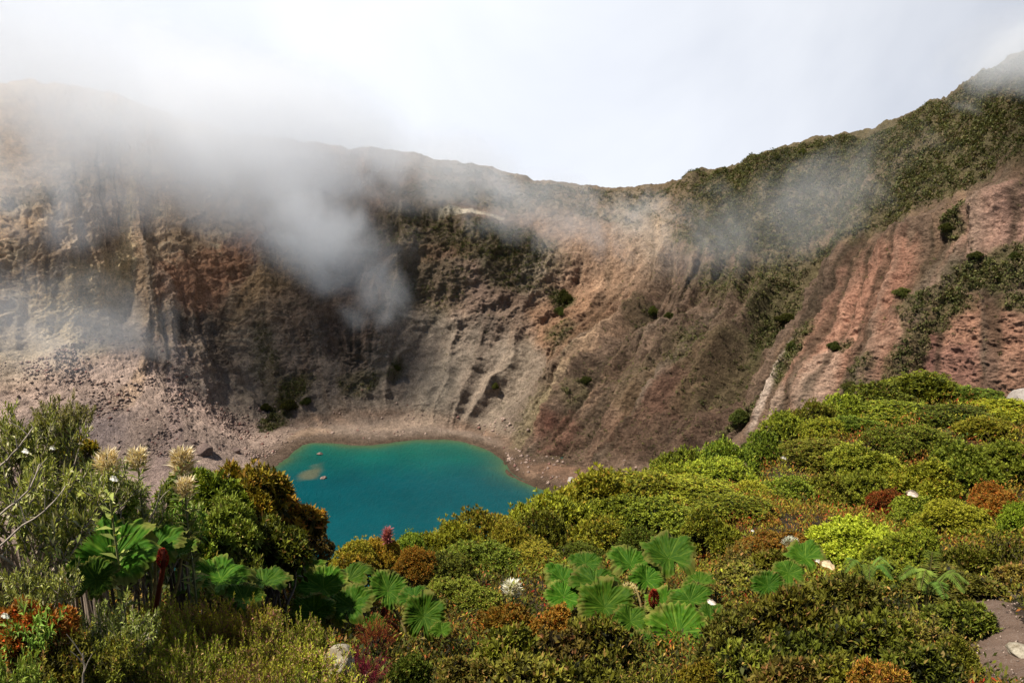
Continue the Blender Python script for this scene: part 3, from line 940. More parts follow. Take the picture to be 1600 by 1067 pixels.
def shrub(kind, pal, seed, px, pytop, wpx, d, label, cat='shrub', name='shrub', group=None, far=False, rot=None, hmin=0.35):
    """a shrub standing on the slope: its crown top is seen at (px, pytop), its crown is wpx pixels wide, d metres ahead"""
    key = (kind, pal, seed)
    top = at_y(px, pytop, d)
    half = wpx * d / FPX / 2 * {'dome': 1.40 if d < 31 else 1.14, 'fine': 1.34, 'leafy': 1.24, 'bank': 1.3}.get(kind, 1.06)
    g = float(near_z(top[0], d)[0])
    h = top[2] - g
    if h < hmin * half or h > 3.2 * half:
        NOTES.append((label, round(h, 2), round(half, 2)))
    h = max(h, hmin * half) + 0.05
    root = bpy.data.objects.new(name, None)
    col.objects.link(root)
    root.empty_display_size = 0.2
    if key in PROTO:
        for c in PROTO[key]:
            o = c.copy(); col.objects.link(o); o.parent = root
    else:
        B, S = shrub_proto(key)
        PROTO[key] = [B.build('foliage', M_GLOSS if kind in ('twig', 'leafy', 'broad', 'bank') else M_LEAF, root), S.build(STEM_NAME, M_BARK, root, True)]
    k = {'silver': 2.2, 'heath': 2.0, 'broad': 2.2, 'twig': 1.9, 'spiky': 1.8}.get(kind, 1.45)
    hc = min(h, k * half)
    root.location = (top[0], d, top[2] - hc)
    root.rotation_euler = (0, 0, random.uniform(0, 6.28) if rot is None else rot)
    root.scale = (half * random.uniform(0.85, 1.15), half * random.uniform(0.85, 1.15), hc)
    if h - hc > 0.05:                       # bare lower stems down to the soil
        T = Bag()
        q_ = np.random.default_rng(int(px * 7 + pytop))
        for j in range(9):
            a_ = q_.random() * 6.28; e_ = q_.uniform(0.15, 0.6)
            f_ = np.array([math.cos(a_) * 0.25, math.sin(a_) * 0.25, -(h - hc) / hc - 0.1])
            t_ = np.array([math.cos(a_) * e_, math.sin(a_) * e_, 0.3])
            c_ = catmull(np.array([f_, f_ * 0.6 + t_ * 0.4 + q_.normal(size=3) * 0.08, f_ * 0.25 + t_ * 0.75 + q_.normal(size=3) * 0.06, t_]), np.linspace(0, 3, 10))
            V, F = tube(c_, np.linspace(0.016, 0.010, 10) / half, 5)
            T.add(V, F, np.array((0.26, 0.20, 0.15) if kind == 'silver' else (0.13, 0.10, 0.075)) * q_.uniform(0.6, 1.4))
        T.build('trunk', M_BARK, root, True)
    tag(root, label, cat, group)
    return root


# ------------------------------------------------------------------ shrubs of the right slope, ridge edge first
G_R = 'rounded bushes on the right slope'
SLOPE = [
    ('dome', 'green', 0, 1450, 586, 150, 60, 'green bush crowning the highest point of the near slope against red cliff'),
    ('dome', 'olive', 1, 1378, 606, 110, 58, 'darker bush on the ridge edge just left of the crowning green bush'),
    ('dome', 'green', 2, 1322, 620, 100, 56, 'mid green bush on the ridge edge below the dark gully of the red cliff'),
    ('dome', 'olive', 2, 1274, 628, 80, 54, 'dark rounded bush on the ridge edge under the pale pink scree cone'),
    ('dome', 'green', 1, 1232, 648, 72, 52, 'small green bush on the ridge edge at the foot of the white streak'),
    ('dome', 'olive', 0, 1522, 608, 95, 58, 'low olive bush on the skyline right of the crowning green bush'),
    ('dome', 'yellow', 0, 1572, 626, 90, 55, 'yellowish bush beside the pale rock at the right picture edge'),
    ('dome', 'yellow', 1, 1405, 636, 125, 53, 'wide yellow green bush directly below the crowning green bush'),
    ('dome', 'green', 0, 1340, 655, 95, 50, 'green bush behind the big dark bush pair, near the ridge edge'),
    ('dome', 'olive', 1, 1484, 636, 110, 52, 'olive bush in shade right of the wide yellow green bush'),
    ('dome', 'yellow', 2, 1288, 655, 80, 50, 'small yellow green bush above orange heath near the ridge edge'),
    ('dome', 'green', 2, 1195, 678, 85, 47, 'green bush on the ridge edge where bare brown wall meets the slope'),
    ('dome', 'green', 1, 1122, 694, 115, 42, 'bright green bush low on the ridge edge, right of the lake'),
    ('dome', 'olive', 0, 1062, 706, 90, 40, 'lowest dark bush of the ridge edge against the brown crater wall'),
    ('dome', 'yellow', 2, 1128, 722, 120, 37, 'broad golden green bush below the bright ridge edge bush'),
    ('dome', 'yellow', 1, 1060, 728, 82, 36, 'small golden bush left of the broad golden green one'),
    ('dome', 'olive', 2, 1284, 690, 105, 43, 'large dark green bush in the middle of the orange heath'),
    ('dome', 'green', 0, 1350, 702, 105, 40, 'lighter bush leaning against the right side of the large dark one'),
    ('dome', 'olive', 1, 1392, 676, 85, 45, 'small dark bush behind the light bush in the heath'),
    ('dome', 'green', 2, 1348, 738, 92, 34, 'front bush of the heath group with a black shaded right side'),
    ('dome', 'green', 1, 1226, 750, 85, 32, 'left front bush of the heath group beside dry orange ground'),
    ('dome', 'olive', 0, 1288, 746, 82, 33, 'dark middle bush in the front row of the heath group'),
    ('dome', 'green', 0, 1500, 704, 115, 38, 'wide green bush with black underside on the far right slope'),
    ('dome', 'green', 2, 1575, 692, 110, 39, 'tall green bush at the right picture edge above orange ground'),
    ('dome', 'yellow', 0, 1446, 726, 95, 35, 'flat yellowish bush between the two dark green groups of the slope'),
    ('fine', 'lime', 1, 1492, 788, 110, 25, 'bright lime bush right of the reddish dead shrub'),
    ('dome', 'green', 1, 1428, 782, 70, 27, 'small bright green bush just behind the lime bushes'),
    ('fine', 'lime', 0, 1352, 812, 150, 20, 'brightest lime green bush, catching full sun above the ferns'),
    ('fine', 'lime', 2, 1602, 788, 80, 25, 'smooth lime green bush cut by the right picture edge'),
    ('fine', 'yellow', 1, 1432, 835, 130, 18, 'yellow green bush right of the brightest lime bush'),
    ('fine', 'rust', 0, 1560, 760, 80, 29, 'rusty orange bush on open ground at the right edge'),
    ('fine', 'rust', 1, 1175, 790, 90, 27, 'rusty heath cushion right of the large green bush mass'),
    ('fine', 'rust', 2, 1395, 766, 60, 29, 'reddish dead shrub beside a bleached twig on the slope'),
    ('dome', 'yellow', 2, 1176, 755, 70, 31, 'small yellowish bush in orange heath above the green mass'),
    ('dome', 'olive', 2, 1450, 668, 90, 46, 'low dull bush among rust coloured heath, upper right slope'),
    ('dome', 'yellow', 0, 1545, 655, 100, 48, 'yellow bush above a dark shaded hollow, upper right slope'),
]
for a in SLOPE:
    shrub(*a, group=G_R)
G_M = 'sunlit bushes above the lake'
MASS = [
    ('dome', 'yellow', 0, 942, 740, 120, 30, 'topmost yellow green bush of the central mass, against brown crater wall'),
    ('dome', 'yellow', 1, 1012, 744, 125, 30, 'wide yellow green bush second along the top of the central mass'),
    ('dome', 'yellow', 2, 1086, 752, 115, 29, 'rounded bush at the top right of the central mass'),
    ('dome', 'yellow', 1, 1140, 778, 85, 27, 'rightmost bush of the central mass beside orange heath'),
    ('dome', 'yellow', 2, 868, 774, 120, 26, 'bush at the right end of the visible lake, hiding its corner'),
    ('dome', 'yellow', 0, 965, 780, 105, 26, 'bush in the heart of the central mass with dark gaps round it'),
    ('dome', 'green', 1, 1040, 790, 110, 25, 'greener bush right of the heart of the central mass'),
    ('dome', 'yellow', 0, 1108, 806, 95, 23, 'low yellow bush at the lower right of the central mass'),
    ('dome', 'olive', 2, 848, 806, 105, 22, 'olive bush with black hollow below, left side of central mass'),
    ('dome', 'yellow', 1, 925, 816, 95, 22, 'yellow green bush above the white flowering shrub'),
    ('fine', 'olive', 1, 1000, 828, 85, 20, 'small olive bush just above the big leaves of central giant rhubarb'),
    ('fine', 'yellow', 2, 748, 803, 125, 20, 'high yellow green bush standing out against the blue lake'),
    ('fine', 'yellow', 0, 690, 820, 110, 18, 'bush sloping down left of the one standing out against the lake'),
    ('fine', 'yellow', 1, 798, 826, 95, 18, 'bush between the two tall bushes at the lake edge'),
    ('fine', 'olive', 0, 762, 846, 130, 16, 'large dark olive bush in the centre with deep black shade'),
    ('fine', 'green', 1, 640, 840, 80, 16, 'green bush below the lake edge right of orange shrubs'),
    ('fine', 'olive', 2, 688, 866, 115, 14, 'olive bush right above the largest round rhubarb leaf'),
    ('fine', 'yellow', 1, 836, 858, 95, 16, 'small yellowish bush above the white flowering shrub on the left'),
    ('fine', 'gold', 0, 592, 838, 70, 15, 'orange tinged bush at the lowest point of the visible lake'),
    ('fine', 'yellow', 2, 552, 848, 75, 14.5, 'small yellow bush at the bottom corner of the lake'),
    ('fine', 'rust', 1, 648, 858, 60, 13, 'rust red shrub between green bushes below the lake'),
    ('leafy', 'gold', 2, 560, 862, 60, 12.6, 'yellow brown shrub directly behind the left rhubarb leaves'),
    ('fine', 'olive', 0, 720, 905, 110, 12.5, 'low dull shrub in the gap right of the round rhubarb leaves'),
    ('fine', 'olive', 1, 905, 850, 80, 17, 'olive shrub at the left of the central rhubarb clump'),
    ('leafy', 'rust', 0, 790, 940, 110, 10.5, 'orange red low shrub below the white flowering shrub'),
    ('leafy', 'rust', 2, 870, 955, 80, 10.2, 'red tipped low shrub left of the central rhubarb clump'),
    ('fine', 'rust', 0, 1215, 832, 110, 21, 'dull orange heath bush above the dark hollow on the right'),
    ('twig', 'brown', 1, 1170, 850, 110, 18, 'dark bare twigged bush in the hollow right of the central rhubarb'),
]
for a in MASS:
    shrub(*a, group=G_M)
G_L = 'bushes of the left bank'
LEFT = [
    ('silver', 'silver', 0, 22, 616, 135, 6.3, 'tall silvery shrub at the left picture edge with pale bent branches'),
    ('silver', 'silver', 1, 92, 612, 66, 6.6, 'tall thin silvery shrub standing highest against the grey scree'),
    ('silver', 'silver', 2, 20, 705, 180, 5.4, 'sprawling silvery shrub low at the left edge with bare grey stems'),
    ('silver', 'silver', 0, 130, 706, 100, 6.2, 'silvery shrub left of the cream flower heads'),
    ('silver', 'silver', 1, 215, 748, 150, 6.9, 'grey green shrub under the cream flower heads'),
    ('leafy', 'gold', 0, 118, 676, 60, 7.2, 'little reddish gold shrub poking above the silvery bushes'),
    ('leafy', 'fresh', 1, 150, 740, 120, 6.6, 'fresh green leafy shrub behind the leftmost cream flower'),
    ('leafy', 'green', 2, 320, 728, 130, 9.2, 'leafy green bush right of the four cream flower heads'),
    ('leafy', 'gold', 1, 385, 726, 130, 10.2, 'olive gold bush on the left bank crest below grey boulders'),
    ('leafy', 'gold', 2, 432, 758, 125, 10.6, 'gold tipped bush overhanging the left edge of the lake'),
    ('leafy', 'brown', 0, 455, 790, 80, 10.8, 'orange brown bush reaching farthest right over the water'),
    ('leafy', 'fresh', 0, 352, 778, 120, 8.6, 'bright leafed bush in the middle of the left bank'),
    ('leafy', 'olive', 1, 415, 815, 130, 9.0, 'dark bush with grey twigs below the gold tipped bush'),
    ('fine', 'brown', 1, 488, 832, 62, 11.5, 'small brown bush alone against the water at the lake corner'),
    ('leafy', 'olive', 2, 300, 800, 120, 8.0, 'shaded bush with bare stems behind the left rhubarb leaf'),
    ('twig', 'dark', 0, 340, 850, 130, 8.0, 'dark bush in shade right of the red flower spike'),
    ('silver', 'silver', 2, 40, 872, 120, 4.9, 'grey green shrub in front of the left rhubarb leaf'),
    ('silver', 'silver', 1, 165, 932, 110, 5.1, 'pale grey green sprigs below the left rhubarb leaf'),
    ('leafy', 'rust', 1, 40, 945, 120, 4.7, 'orange and red low shrub near the lower left corner'),
    ('twig', 'dark', 1, 90, 975, 150, 4.6, 'dark sparse shrub left of the pale heath, nearly black'),
    ('broad', 'fresh', 0, 22, 1010, 110, 3.9, 'plant with large pointed light green leaves in the lower left corner'),
    ('broad', 'fresh', 1, 40, 925, 100, 4.6, 'small plant with broad upright leaves at left edge above orange shrub'),
    ('twig', 'dark', 2, 170, 1000, 110, 4.7, 'black shaded twiggy shrub just left of the pale heath'),
]
for a in LEFT:
    shrub(*a, group=G_L)
G_H = 'pale heath plants at the bottom left'
for a in [
    ('heath', 'heath', 0, 235, 935, 120, 6.0, 'pale green heath plant at the left end of the heath bank'),
    ('heath', 'heath', 1, 305, 930, 130, 6.4, 'yellow green heath plant with pinkish dry tips, second along the bank'),
    ('heath', 'heath', 2, 385, 935, 130, 6.4, 'tall yellow heath plant in the middle of the heath bank'),
    ('heath', 'heath', 0, 445, 955, 120, 6.2, 'heath plant at right of the bank beside the black shadow'),
    ('heath', 'heath', 1, 215, 990, 120, 5.3, 'bright heath plant low at the left of the heath bank'),
    ('heath', 'heath', 2, 300, 990, 140, 5.5, 'brown stemmed heath plant at the bottom middle of the bank'),
    ('heath', 'heath', 0, 395, 995, 140, 5.6, 'wide heath plant with rusty tips at the bottom edge'),
    ('heath', 'heath', 1, 480, 1005, 130, 5.7, 'heath plant just left of the pale lichen covered rock'),
    ('heath', 'heath', 2, 250, 1035, 130, 4.9, 'lowest heath plant on the left, cut by the picture bottom'),
    ('heath', 'heath', 0, 360, 1040, 150, 4.9, 'lowest heath plant in the middle, cut by the picture bottom'),
    ('heath', 'heath', 1, 460, 1045, 140, 5.0, 'lowest heath plant on the right, cut by the picture bottom'),
]:
    shrub(*a, group=G_H, cat='heath plant', name='heath_plant')
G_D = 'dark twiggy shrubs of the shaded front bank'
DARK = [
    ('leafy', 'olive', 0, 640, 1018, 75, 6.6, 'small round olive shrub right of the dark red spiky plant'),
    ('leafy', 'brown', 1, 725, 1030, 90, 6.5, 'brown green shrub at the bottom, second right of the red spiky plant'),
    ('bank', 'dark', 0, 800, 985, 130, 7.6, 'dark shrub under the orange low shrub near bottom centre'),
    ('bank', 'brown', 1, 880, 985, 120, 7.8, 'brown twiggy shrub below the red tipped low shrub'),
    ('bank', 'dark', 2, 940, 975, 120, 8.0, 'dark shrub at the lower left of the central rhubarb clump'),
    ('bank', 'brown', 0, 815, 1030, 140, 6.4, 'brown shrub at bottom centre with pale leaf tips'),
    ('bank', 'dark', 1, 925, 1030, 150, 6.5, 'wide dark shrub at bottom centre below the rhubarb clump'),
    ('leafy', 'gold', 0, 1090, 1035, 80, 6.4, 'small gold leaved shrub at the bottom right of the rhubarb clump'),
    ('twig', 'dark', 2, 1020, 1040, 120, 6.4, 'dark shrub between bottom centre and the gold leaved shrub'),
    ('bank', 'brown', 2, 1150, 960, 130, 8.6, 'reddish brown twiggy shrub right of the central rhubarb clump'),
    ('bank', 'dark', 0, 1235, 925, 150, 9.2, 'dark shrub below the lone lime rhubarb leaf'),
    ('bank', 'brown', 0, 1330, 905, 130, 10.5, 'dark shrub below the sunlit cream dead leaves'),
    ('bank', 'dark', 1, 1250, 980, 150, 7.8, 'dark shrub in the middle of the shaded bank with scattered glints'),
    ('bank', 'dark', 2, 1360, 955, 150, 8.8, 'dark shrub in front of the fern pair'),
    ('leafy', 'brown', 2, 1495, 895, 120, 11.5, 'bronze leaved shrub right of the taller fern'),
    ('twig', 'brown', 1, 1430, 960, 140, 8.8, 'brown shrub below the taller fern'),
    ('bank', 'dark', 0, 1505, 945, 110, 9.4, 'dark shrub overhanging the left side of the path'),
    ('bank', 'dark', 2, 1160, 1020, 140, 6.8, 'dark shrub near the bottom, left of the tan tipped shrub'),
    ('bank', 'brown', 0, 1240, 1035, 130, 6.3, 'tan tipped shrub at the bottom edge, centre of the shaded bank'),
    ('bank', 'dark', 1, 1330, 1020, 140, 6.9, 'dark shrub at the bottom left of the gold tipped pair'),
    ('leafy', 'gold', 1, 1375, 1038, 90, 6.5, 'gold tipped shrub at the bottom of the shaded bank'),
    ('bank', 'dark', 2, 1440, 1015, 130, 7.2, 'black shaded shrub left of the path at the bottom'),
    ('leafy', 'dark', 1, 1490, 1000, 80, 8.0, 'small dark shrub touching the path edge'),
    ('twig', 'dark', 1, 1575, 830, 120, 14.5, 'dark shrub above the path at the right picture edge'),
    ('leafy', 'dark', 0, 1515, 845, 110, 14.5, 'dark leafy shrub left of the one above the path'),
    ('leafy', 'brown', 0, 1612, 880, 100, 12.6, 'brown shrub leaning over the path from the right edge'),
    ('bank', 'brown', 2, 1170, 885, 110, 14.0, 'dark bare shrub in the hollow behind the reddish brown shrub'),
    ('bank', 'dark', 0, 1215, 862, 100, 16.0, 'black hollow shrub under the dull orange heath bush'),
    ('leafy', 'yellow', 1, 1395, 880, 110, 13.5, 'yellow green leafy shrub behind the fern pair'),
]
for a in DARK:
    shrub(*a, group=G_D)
for a in [
    ('spiky', 'red', 0, 558, 1008, 80, 6.6, 'dark red spiky plant in black shade right of the pale rock'),
    ('spiky', 'red', 0, 585, 962, 60, 8.4, 'dull red spiky plant under the left rhubarb leaves'),
]:
    shrub(*a, cat='plant', name='spiky_plant')
shrub('broad', 'fresh', 2, 275, 772, 90, 7.0, 'plant with broad upright leaves below the lowest cream flower head', cat='plant', name='broad_leaved_plant')

# ------------------------------------------------------------------ giant rhubarb (huge round pleated leaves)
M_GUN = leaf_material('rhubarb_leaf', 0.2, 0.65, 0.10, 0.012, 0.30)


def rhubarb_leaf_mesh(seed):
    r = np.random.default_rng(seed)
    nr, na = 22, 320
    rr = np.linspace(0.0, 1, nr)[:, None]
    a = np.linspace(-math.pi, math.pi, na)[None]
    nv = 7
    lobe = np.abs(np.cos(a * nv / 2.0 + 0.25 * np.sin(a * 2 + seed)))
    edge = 0.78 + 0.16 * lobe ** 0.7 + 0.09 * pnoise(a * 2.2 + seed * 7, 0.3, seed * 1.7) + 0.085 * np.abs(((a * 33 / 6.283 + seed * 0.3) % 1) * 2 - 1) + 0.035 * np.sin(a * 5 + seed) + 0.03 * pnoise(a * 7, seed * 1.0, 0.5)
    notch = 1 - 0.55 * np.exp(-((math.pi - np.abs(a)) / 0.13) ** 2)
    R_ = rr * (0.06 + 0.94 * (1 + (edge * notch - 1) * sstep(0.15, 1.0, rr)))
    x = R_ * np.sin(a); y = R_ * np.cos(a)
    vein = np.abs(np.cos(a * nv / 2.0 + 0.25 * np.sin(a * 2 + seed)))
    sub = np.abs(np.sin(a * 15 + 3.0 * rr * np.sign(np.sin(a * nv + 0.5 * np.sin(a * 2 + seed)))))
    z = 0.34 * rr ** 1.4 - 0.16 * rr ** 4 + 0.075 * rr * (1 - vein) - 0.045 * rr * sub
    z = z + 0.26 * fbm(x * 2 + seed * 3, y * 2, 0.2, 4) * rr + 0.22 * np.abs(x) * (0.4 + 0.6 * np.sin(seed * 2.0)) + 0.05 * np.sin(a * 6 + seed) * rr ** 3 + 0.10 * rr ** 2 * np.sin(a + seed) - 0.12 * sstep(0.8, 1.0, rr) * lobe
    V = np.stack([x, y, z * np.ones_like(a)], -1).reshape(-1, 3)
    main = np.maximum(sstep(0.965, 0.998, vein) * (1 - 0.5 * rr), 0.45 * (1 - sstep(0.0, 0.22, sub)) * sstep(0.2, 0.5, rr))
    n = fbm(x * 9, y * 9, seed * 1.0, 3)
    c = np.tile(np.array([0.030, 0.088, 0.004], np.float32), (nr * na, 1))
    c = lerp(c, (0.090, 0.168, 0.008), (sstep(-0.1, 0.6, n) * 0.6 + 0.35 * sstep(0.8, 1.0, rr) * np.ones_like(a)).ravel())  # leaf rim painted lighter, as if catching light
    c = lerp(c, (0.17, 0.25, 0.03), (main * 0.5).ravel())
    brown = sstep(0.75, 1.05, rr + 0.35 * fbm(x * 5, y * 5, seed + 4.0, 3) + 0.1 * np.sin(a * 3 + seed))
    c = lerp(c, (0.20, 0.15, 0.04), (brown * 0.55).ravel())
    return V, grid_faces(nr, na), c


GUN = []


def frame_from(n, up):
    n = np.array(n, float); n /= np.linalg.norm(n)
    yv = np.array(up, float) - n * np.dot(up, n); yv /= np.linalg.norm(yv)
    xv = np.cross(yv, n)
    from mathutils import Matrix
    return Matrix([[xv[0], yv[0], n[0], 0], [xv[1], yv[1], n[1], 0], [xv[2], yv[2], n[2], 0], [0, 0, 0, 1]])


def rhubarb(px, d, leaves, label, spike=None):
    """px and d: where the plant is rooted. leaves: (px, py, d, half width px, tilt towards the viewer, turn)"""
    b = at_y(px, 900, d)
    base_ = np.array([b[0], d, float(near_z(b[0], d)[0]) - 0.05])
    root = bpy.data.objects.new('giant_rhubarb', None)
    col.objects.link(root); root.location = base_
    tag(root, label, 'giant rhubarb', 'giant rhubarb plants')
    for k, (lx_, ly_, ld, lw, tilt, yaw) in enumerate(leaves):
        c = at_y(lx_, ly_, ld)
        s = lw * ld / FPX * 0.87
        vi = (k * 2 + int(px)) % 5
        if len(GUN) < 5:
            V, F, cc_ = rhubarb_leaf_mesh(len(GUN) + 1)
            o = make_mesh('leaf', V, F, M_GUN, {'tone': ('color', cc_)}, True, root)
            GUN.append(o)
        else:
            o = GUN[vi].copy(); col.objects.link(o); o.parent = root
        t, w = R(tilt + random.uniform(-9, 14)), R(yaw + random.uniform(-20, 20))
        n = (math.sin(w) * math.sin(t), -math.cos(w) * math.sin(t), math.cos(t))
        M = frame_from(n, (0.25 * math.sin(w * 3), 0.2, 1.0) if tilt > 25 else (math.sin(w), 1, 0.2))
        M = M @ __import__('mathutils').Matrix.Diagonal((s * random.uniform(0.9, 1.1), s * random.uniform(0.75, 1.0), s, 1))
        M.translation = c - base_
        o.matrix_parent_inverse.identity()
        o.matrix_basis = M
        p = np.array(c - base_)
        pts = catmull(np.array([[0, 0, 0], p * np.array([0.35, 0.35, 0.45]), p * np.array([0.8, 0.8, 0.75]) - np.array([0, 0, 0.02]), p - np.array(n) * 0.0]), np.linspace(0, 3, 12))
        V, F = tube(pts, np.linspace(0.026, 0.013, 12) * (0.6 + 0.7 * s), 7)
        Bp = Bag(); Bp.add(V, F, np.array([0.17, 0.13, 0.05]))
        Bp.build('petiole', M_BARK, root, True)
    if spike:
        sx, sy, sd_, sl = spike
        r = np.random.default_rng(int(px))
        top = at_y(sx, sy, sd_) - base_
        L_ = sl * sd_ / FPX
        n = 420
        u = r.random(n); an = r.random(n) * 6.28
        rad_ = 0.26 * L_ * np.sin(np.clip(u * 2.9 + 0.25, 0, 3.1))
        P = top + np.stack([np.cos(an) * rad_ * 0.7, np.sin(an) * rad_ * 0.7, (u - 1) * L_], 1)
        D = np.stack([np.cos(an), np.sin(an), 0.7 * np.ones(n)], 1)
        Bs = Bag()
        V, F = flat_quads(P, D, 0.16 * L_, 0.07 * L_, r)
        c = np.array([0.26, 0.030, 0.012]) * (0.5 + 0.8 * r.random((n, 1)))
        Bs.add(V, F, c)
        pts = catmull(np.array([[0, 0, 0], top * 0.6, top - np.array([0, 0, L_ * 0.9]), top]), np.linspace(0, 3, 10))
        V, F = tube(pts, np.full(10, 0.02), 6)
        Bs.add(V, F, np.array([0.16, 0.04, 0.02]))
        Bs.build('flower_spike', M_PETAL, root)
    return root


rhubarb(215, 6.4, [(178, 872, 5.9, 92, 24, 8), (243, 856, 6.2, 62, 16, -25), (285, 862, 6.3, 40, 28, -55), (150, 905, 5.6, 50, 40, 25)],
        'giant rhubarb on the left with one very large dark green leaf', (253, 858, 5.7, 34))
rhubarb(375, 8.0, [(345, 905, 7.4, 75, 6, 20), (412, 912, 7.5, 62, 4, -25), (295, 915, 7.1, 50, 10, 40), (380, 935, 7.1, 45, 20, 0)],
        'shaded giant rhubarb with dark leaves seen edge on, above the heath bank')
rhubarb(500, 9.6, [(462, 900, 9.9, 62, 22, 10), (505, 918, 9.5, 62, 32, -8), (545, 905, 10.0, 60, 24, -20), (548, 945, 9.1, 50, 38, -25), (430, 890, 10.1, 44, 20, 30), (490, 955, 9.0, 44, 40, 10)],
        'clump of overlapping mid green rhubarb leaves below the lake corner')
rhubarb(640, 9.6, [(662, 962, 9.0, 50, 40, 5), (606, 922, 9.9, 44, 24, 20), (648, 932, 9.7, 36, 20, -10), (585, 975, 8.9, 24, 30, 10), (690, 985, 8.7, 26, 26, -20)],
        'giant rhubarb with one fan shaped round leaf and yellower leaves behind', (600, 950, 9.2, 22))
rhubarb(1010, 12.0, [(1045, 872, 12.6, 62, 20, -8), (985, 882, 12.6, 50, 14, 18), (930, 910, 12.2, 52, 12, 25), (880, 905, 12.4, 44, 18, 35), (1010, 905, 12.2, 40, 30, 10),
                     (945, 948, 11.3, 58, 32, 12), (1060, 988, 10.6, 72, 26, -5), (1078, 938, 11.4, 50, 24, -30), (1005, 1012, 10.2, 44, 36, 15), (985, 970, 10.9, 44, 22, 20),
                     (1040, 945, 11.5, 44, 20, -18), (1092, 912, 12.0, 38, 14, -50), (880, 932, 12.0, 36, 24, 25), (915, 880, 12.7, 34, 16, 10), (1110, 965, 11.0, 34, 40, -30)],
        'largest giant rhubarb clump, many bright green leaves right of the centre', (1022, 922, 11.3, 32))
rhubarb(1245, 12.0, [(1258, 872, 11.9, 44, 22, -40), (1200, 915, 11.3, 36, 30, 10), (1232, 895, 11.5, 34, 20, -20)],
        'small lime coloured rhubarb plant alone in the dark hollow')

# ------------------------------------------------------------------ ferns
def fern(px, py, d, size, dirs, label):
    b = at_y(px, py, d)
    root = bpy.data.objects.new('fern', None); col.objects.link(root)
    g = float(near_z(b[0], d)[0])
    root.location = (b[0], d, g)
    hh = max(b[2] - g, 0.25)
    r = np.random.default_rng(int(px))
    for (az_, reach, rise) in dirs:
        reach *= 0.8; rise *= 0.8
        az_ = R(az_)
        o = np.array([math.sin(az_), -math.cos(az_), 0])
        pts = catmull(np.array([[0, 0, 0], o * reach * 0.15 + np.array([0, 0, hh * 0.8]), o * reach * 0.55 + np.array([0, 0, hh + rise]), o * reach + np.array([0, 0, hh + rise * 0.35])]), np.linspace(0, 3, 16))
        B = Bag()
        V, F = tube(pts, np.linspace(0.009, 0.003, 16), 4)
        B.add(V, F, np.array([0.14, 0.14, 0.04]))
        n = 40
        u = np.linspace(0.30, 0.99, n) * 15 / 5 * 1.0
        P = catmull(pts, u * 5); T = unit(catmull(np.gradient(pts, axis=0), u * 5))
        sd_ = unit(np.cross(T, np.array([0, 0, 1.0])))
        ln_ = size * np.sin(np.linspace(0.75, 3.05, n)) ** 0.8 + 0.02
        for s in (-1, 1):
            D = unit(sd_ * s + T * 0.45 - np.array([0, 0, 0.12]))
            V, F = leaf_quads(P, D, ln_, 0.15 * size * np.ones(n), r, 0.2)
            B.add(V, F, np.array([0.120, 0.200, 0.030]) * (0.8 + 0.4 * r.random((n, 1))))
        B.build('frond', M_LEAF, root)
    tag(root, label, 'fern', 'ferns on the right bank')


fern(1452, 905, 10.6, 0.13, [(-38, 0.75, 0.35), (22, 0.7, 0.30), (-80, 0.6, 0.25), (65, 0.6, 0.22), (-10, 0.8, 0.18), (150, 0.5, 0.4)],
     'taller fern with arching fronds near the path')
fern(1350, 890, 11.4, 0.12, [(-60, 0.6, 0.30), (-15, 0.65, 0.28), (30, 0.6, 0.25), (80, 0.5, 0.25)],
     'smaller fern left of the taller one, below the brightest lime bush')

# ------------------------------------------------------------------ flowering plants
def flower_plant(px, py, d, w, h, label, c0=(0.60, 0.46, 0.26), c1=(0.78, 0.70, 0.50), lean=0.0, green=True):
    top = at_y(px, py, d)
    g = float(near_z(top[0], d)[0])
    root = bpy.data.objects.new('flowering_plant', None); col.objects.link(root)
    root.location = (top[0], d, g)
    hh = top[2] - g
    r = np.random.default_rng(int(px * 3 + py))
    W_ = w * d / FPX / 2; H_ = h * d / FPX
    S = Bag()
    pts = catmull(np.array([[0, 0, 0], [0.02, 0.01, hh * 0.4], [lean * 0.4, 0, hh * 0.75], [lean, 0, hh]]), np.linspace(0, 3, 12))
    V, F = tube(pts, np.linspace(0.012, 0.006, 12), 6)
    S.add(V, F, np.array([0.16, 0.16, 0.07])); S.build('stem', M_BARK, root, True)
    if green:
        n = 40
        u = 1.0 + 1.75 * np.arange(n) / n
        P = catmull(pts, u * 11 / 3)
        an = np.arange(n) * 2.4
        D = np.stack([np.cos(an), np.sin(an), 0.6 + 0.3 * r.normal(size=n)], 1)
        B = Bag(); V, F = leaf_quads(P, D, 0.14, 0.045, r, 0.25)
        B.add(V, F, pick(r, 'silver', n, np.full(n, 0.4)))
        B.build('foliage', M_LEAF, root)
    seed_ = px * 0.37
    n = 330
    u = r.random(n) ** 0.8; an = r.random(n) * 6.28
    prof = np.sin(np.clip(0.45 + u * 2.2, 0, 3.05)) ** 0.8
    lob = 1 + 0.45 * np.sin(an * 3 + seed_) * np.sin(u * 7 + an * 2 + seed_)
    P = np.stack([lean + np.cos(an) * prof * W_ * 0.72 * lob, np.sin(an) * prof * W_ * 0.72 * lob, hh - H_ + u * H_ * 0.92], 1)
    D = np.stack([np.cos(an) * 0.55, np.sin(an) * 0.55, 0.75 + 0.5 * u], 1) + 0.3 * r.normal(size=(n, 3))
    B = Bag(); V, F = leaf_quads(P, D, 0.40 * H_ * (0.5 + 0.8 * r.random(n)), 0.085 * H_, r, 0.2)
    k = r.random((n, 1))
    B.add(V, F, np.array(c0) * (1 - k) + np.array(c1) * k)
    B.build('flower_head', M_PETAL, root)
    tag(root, label, 'flower', 'cream flower heads')


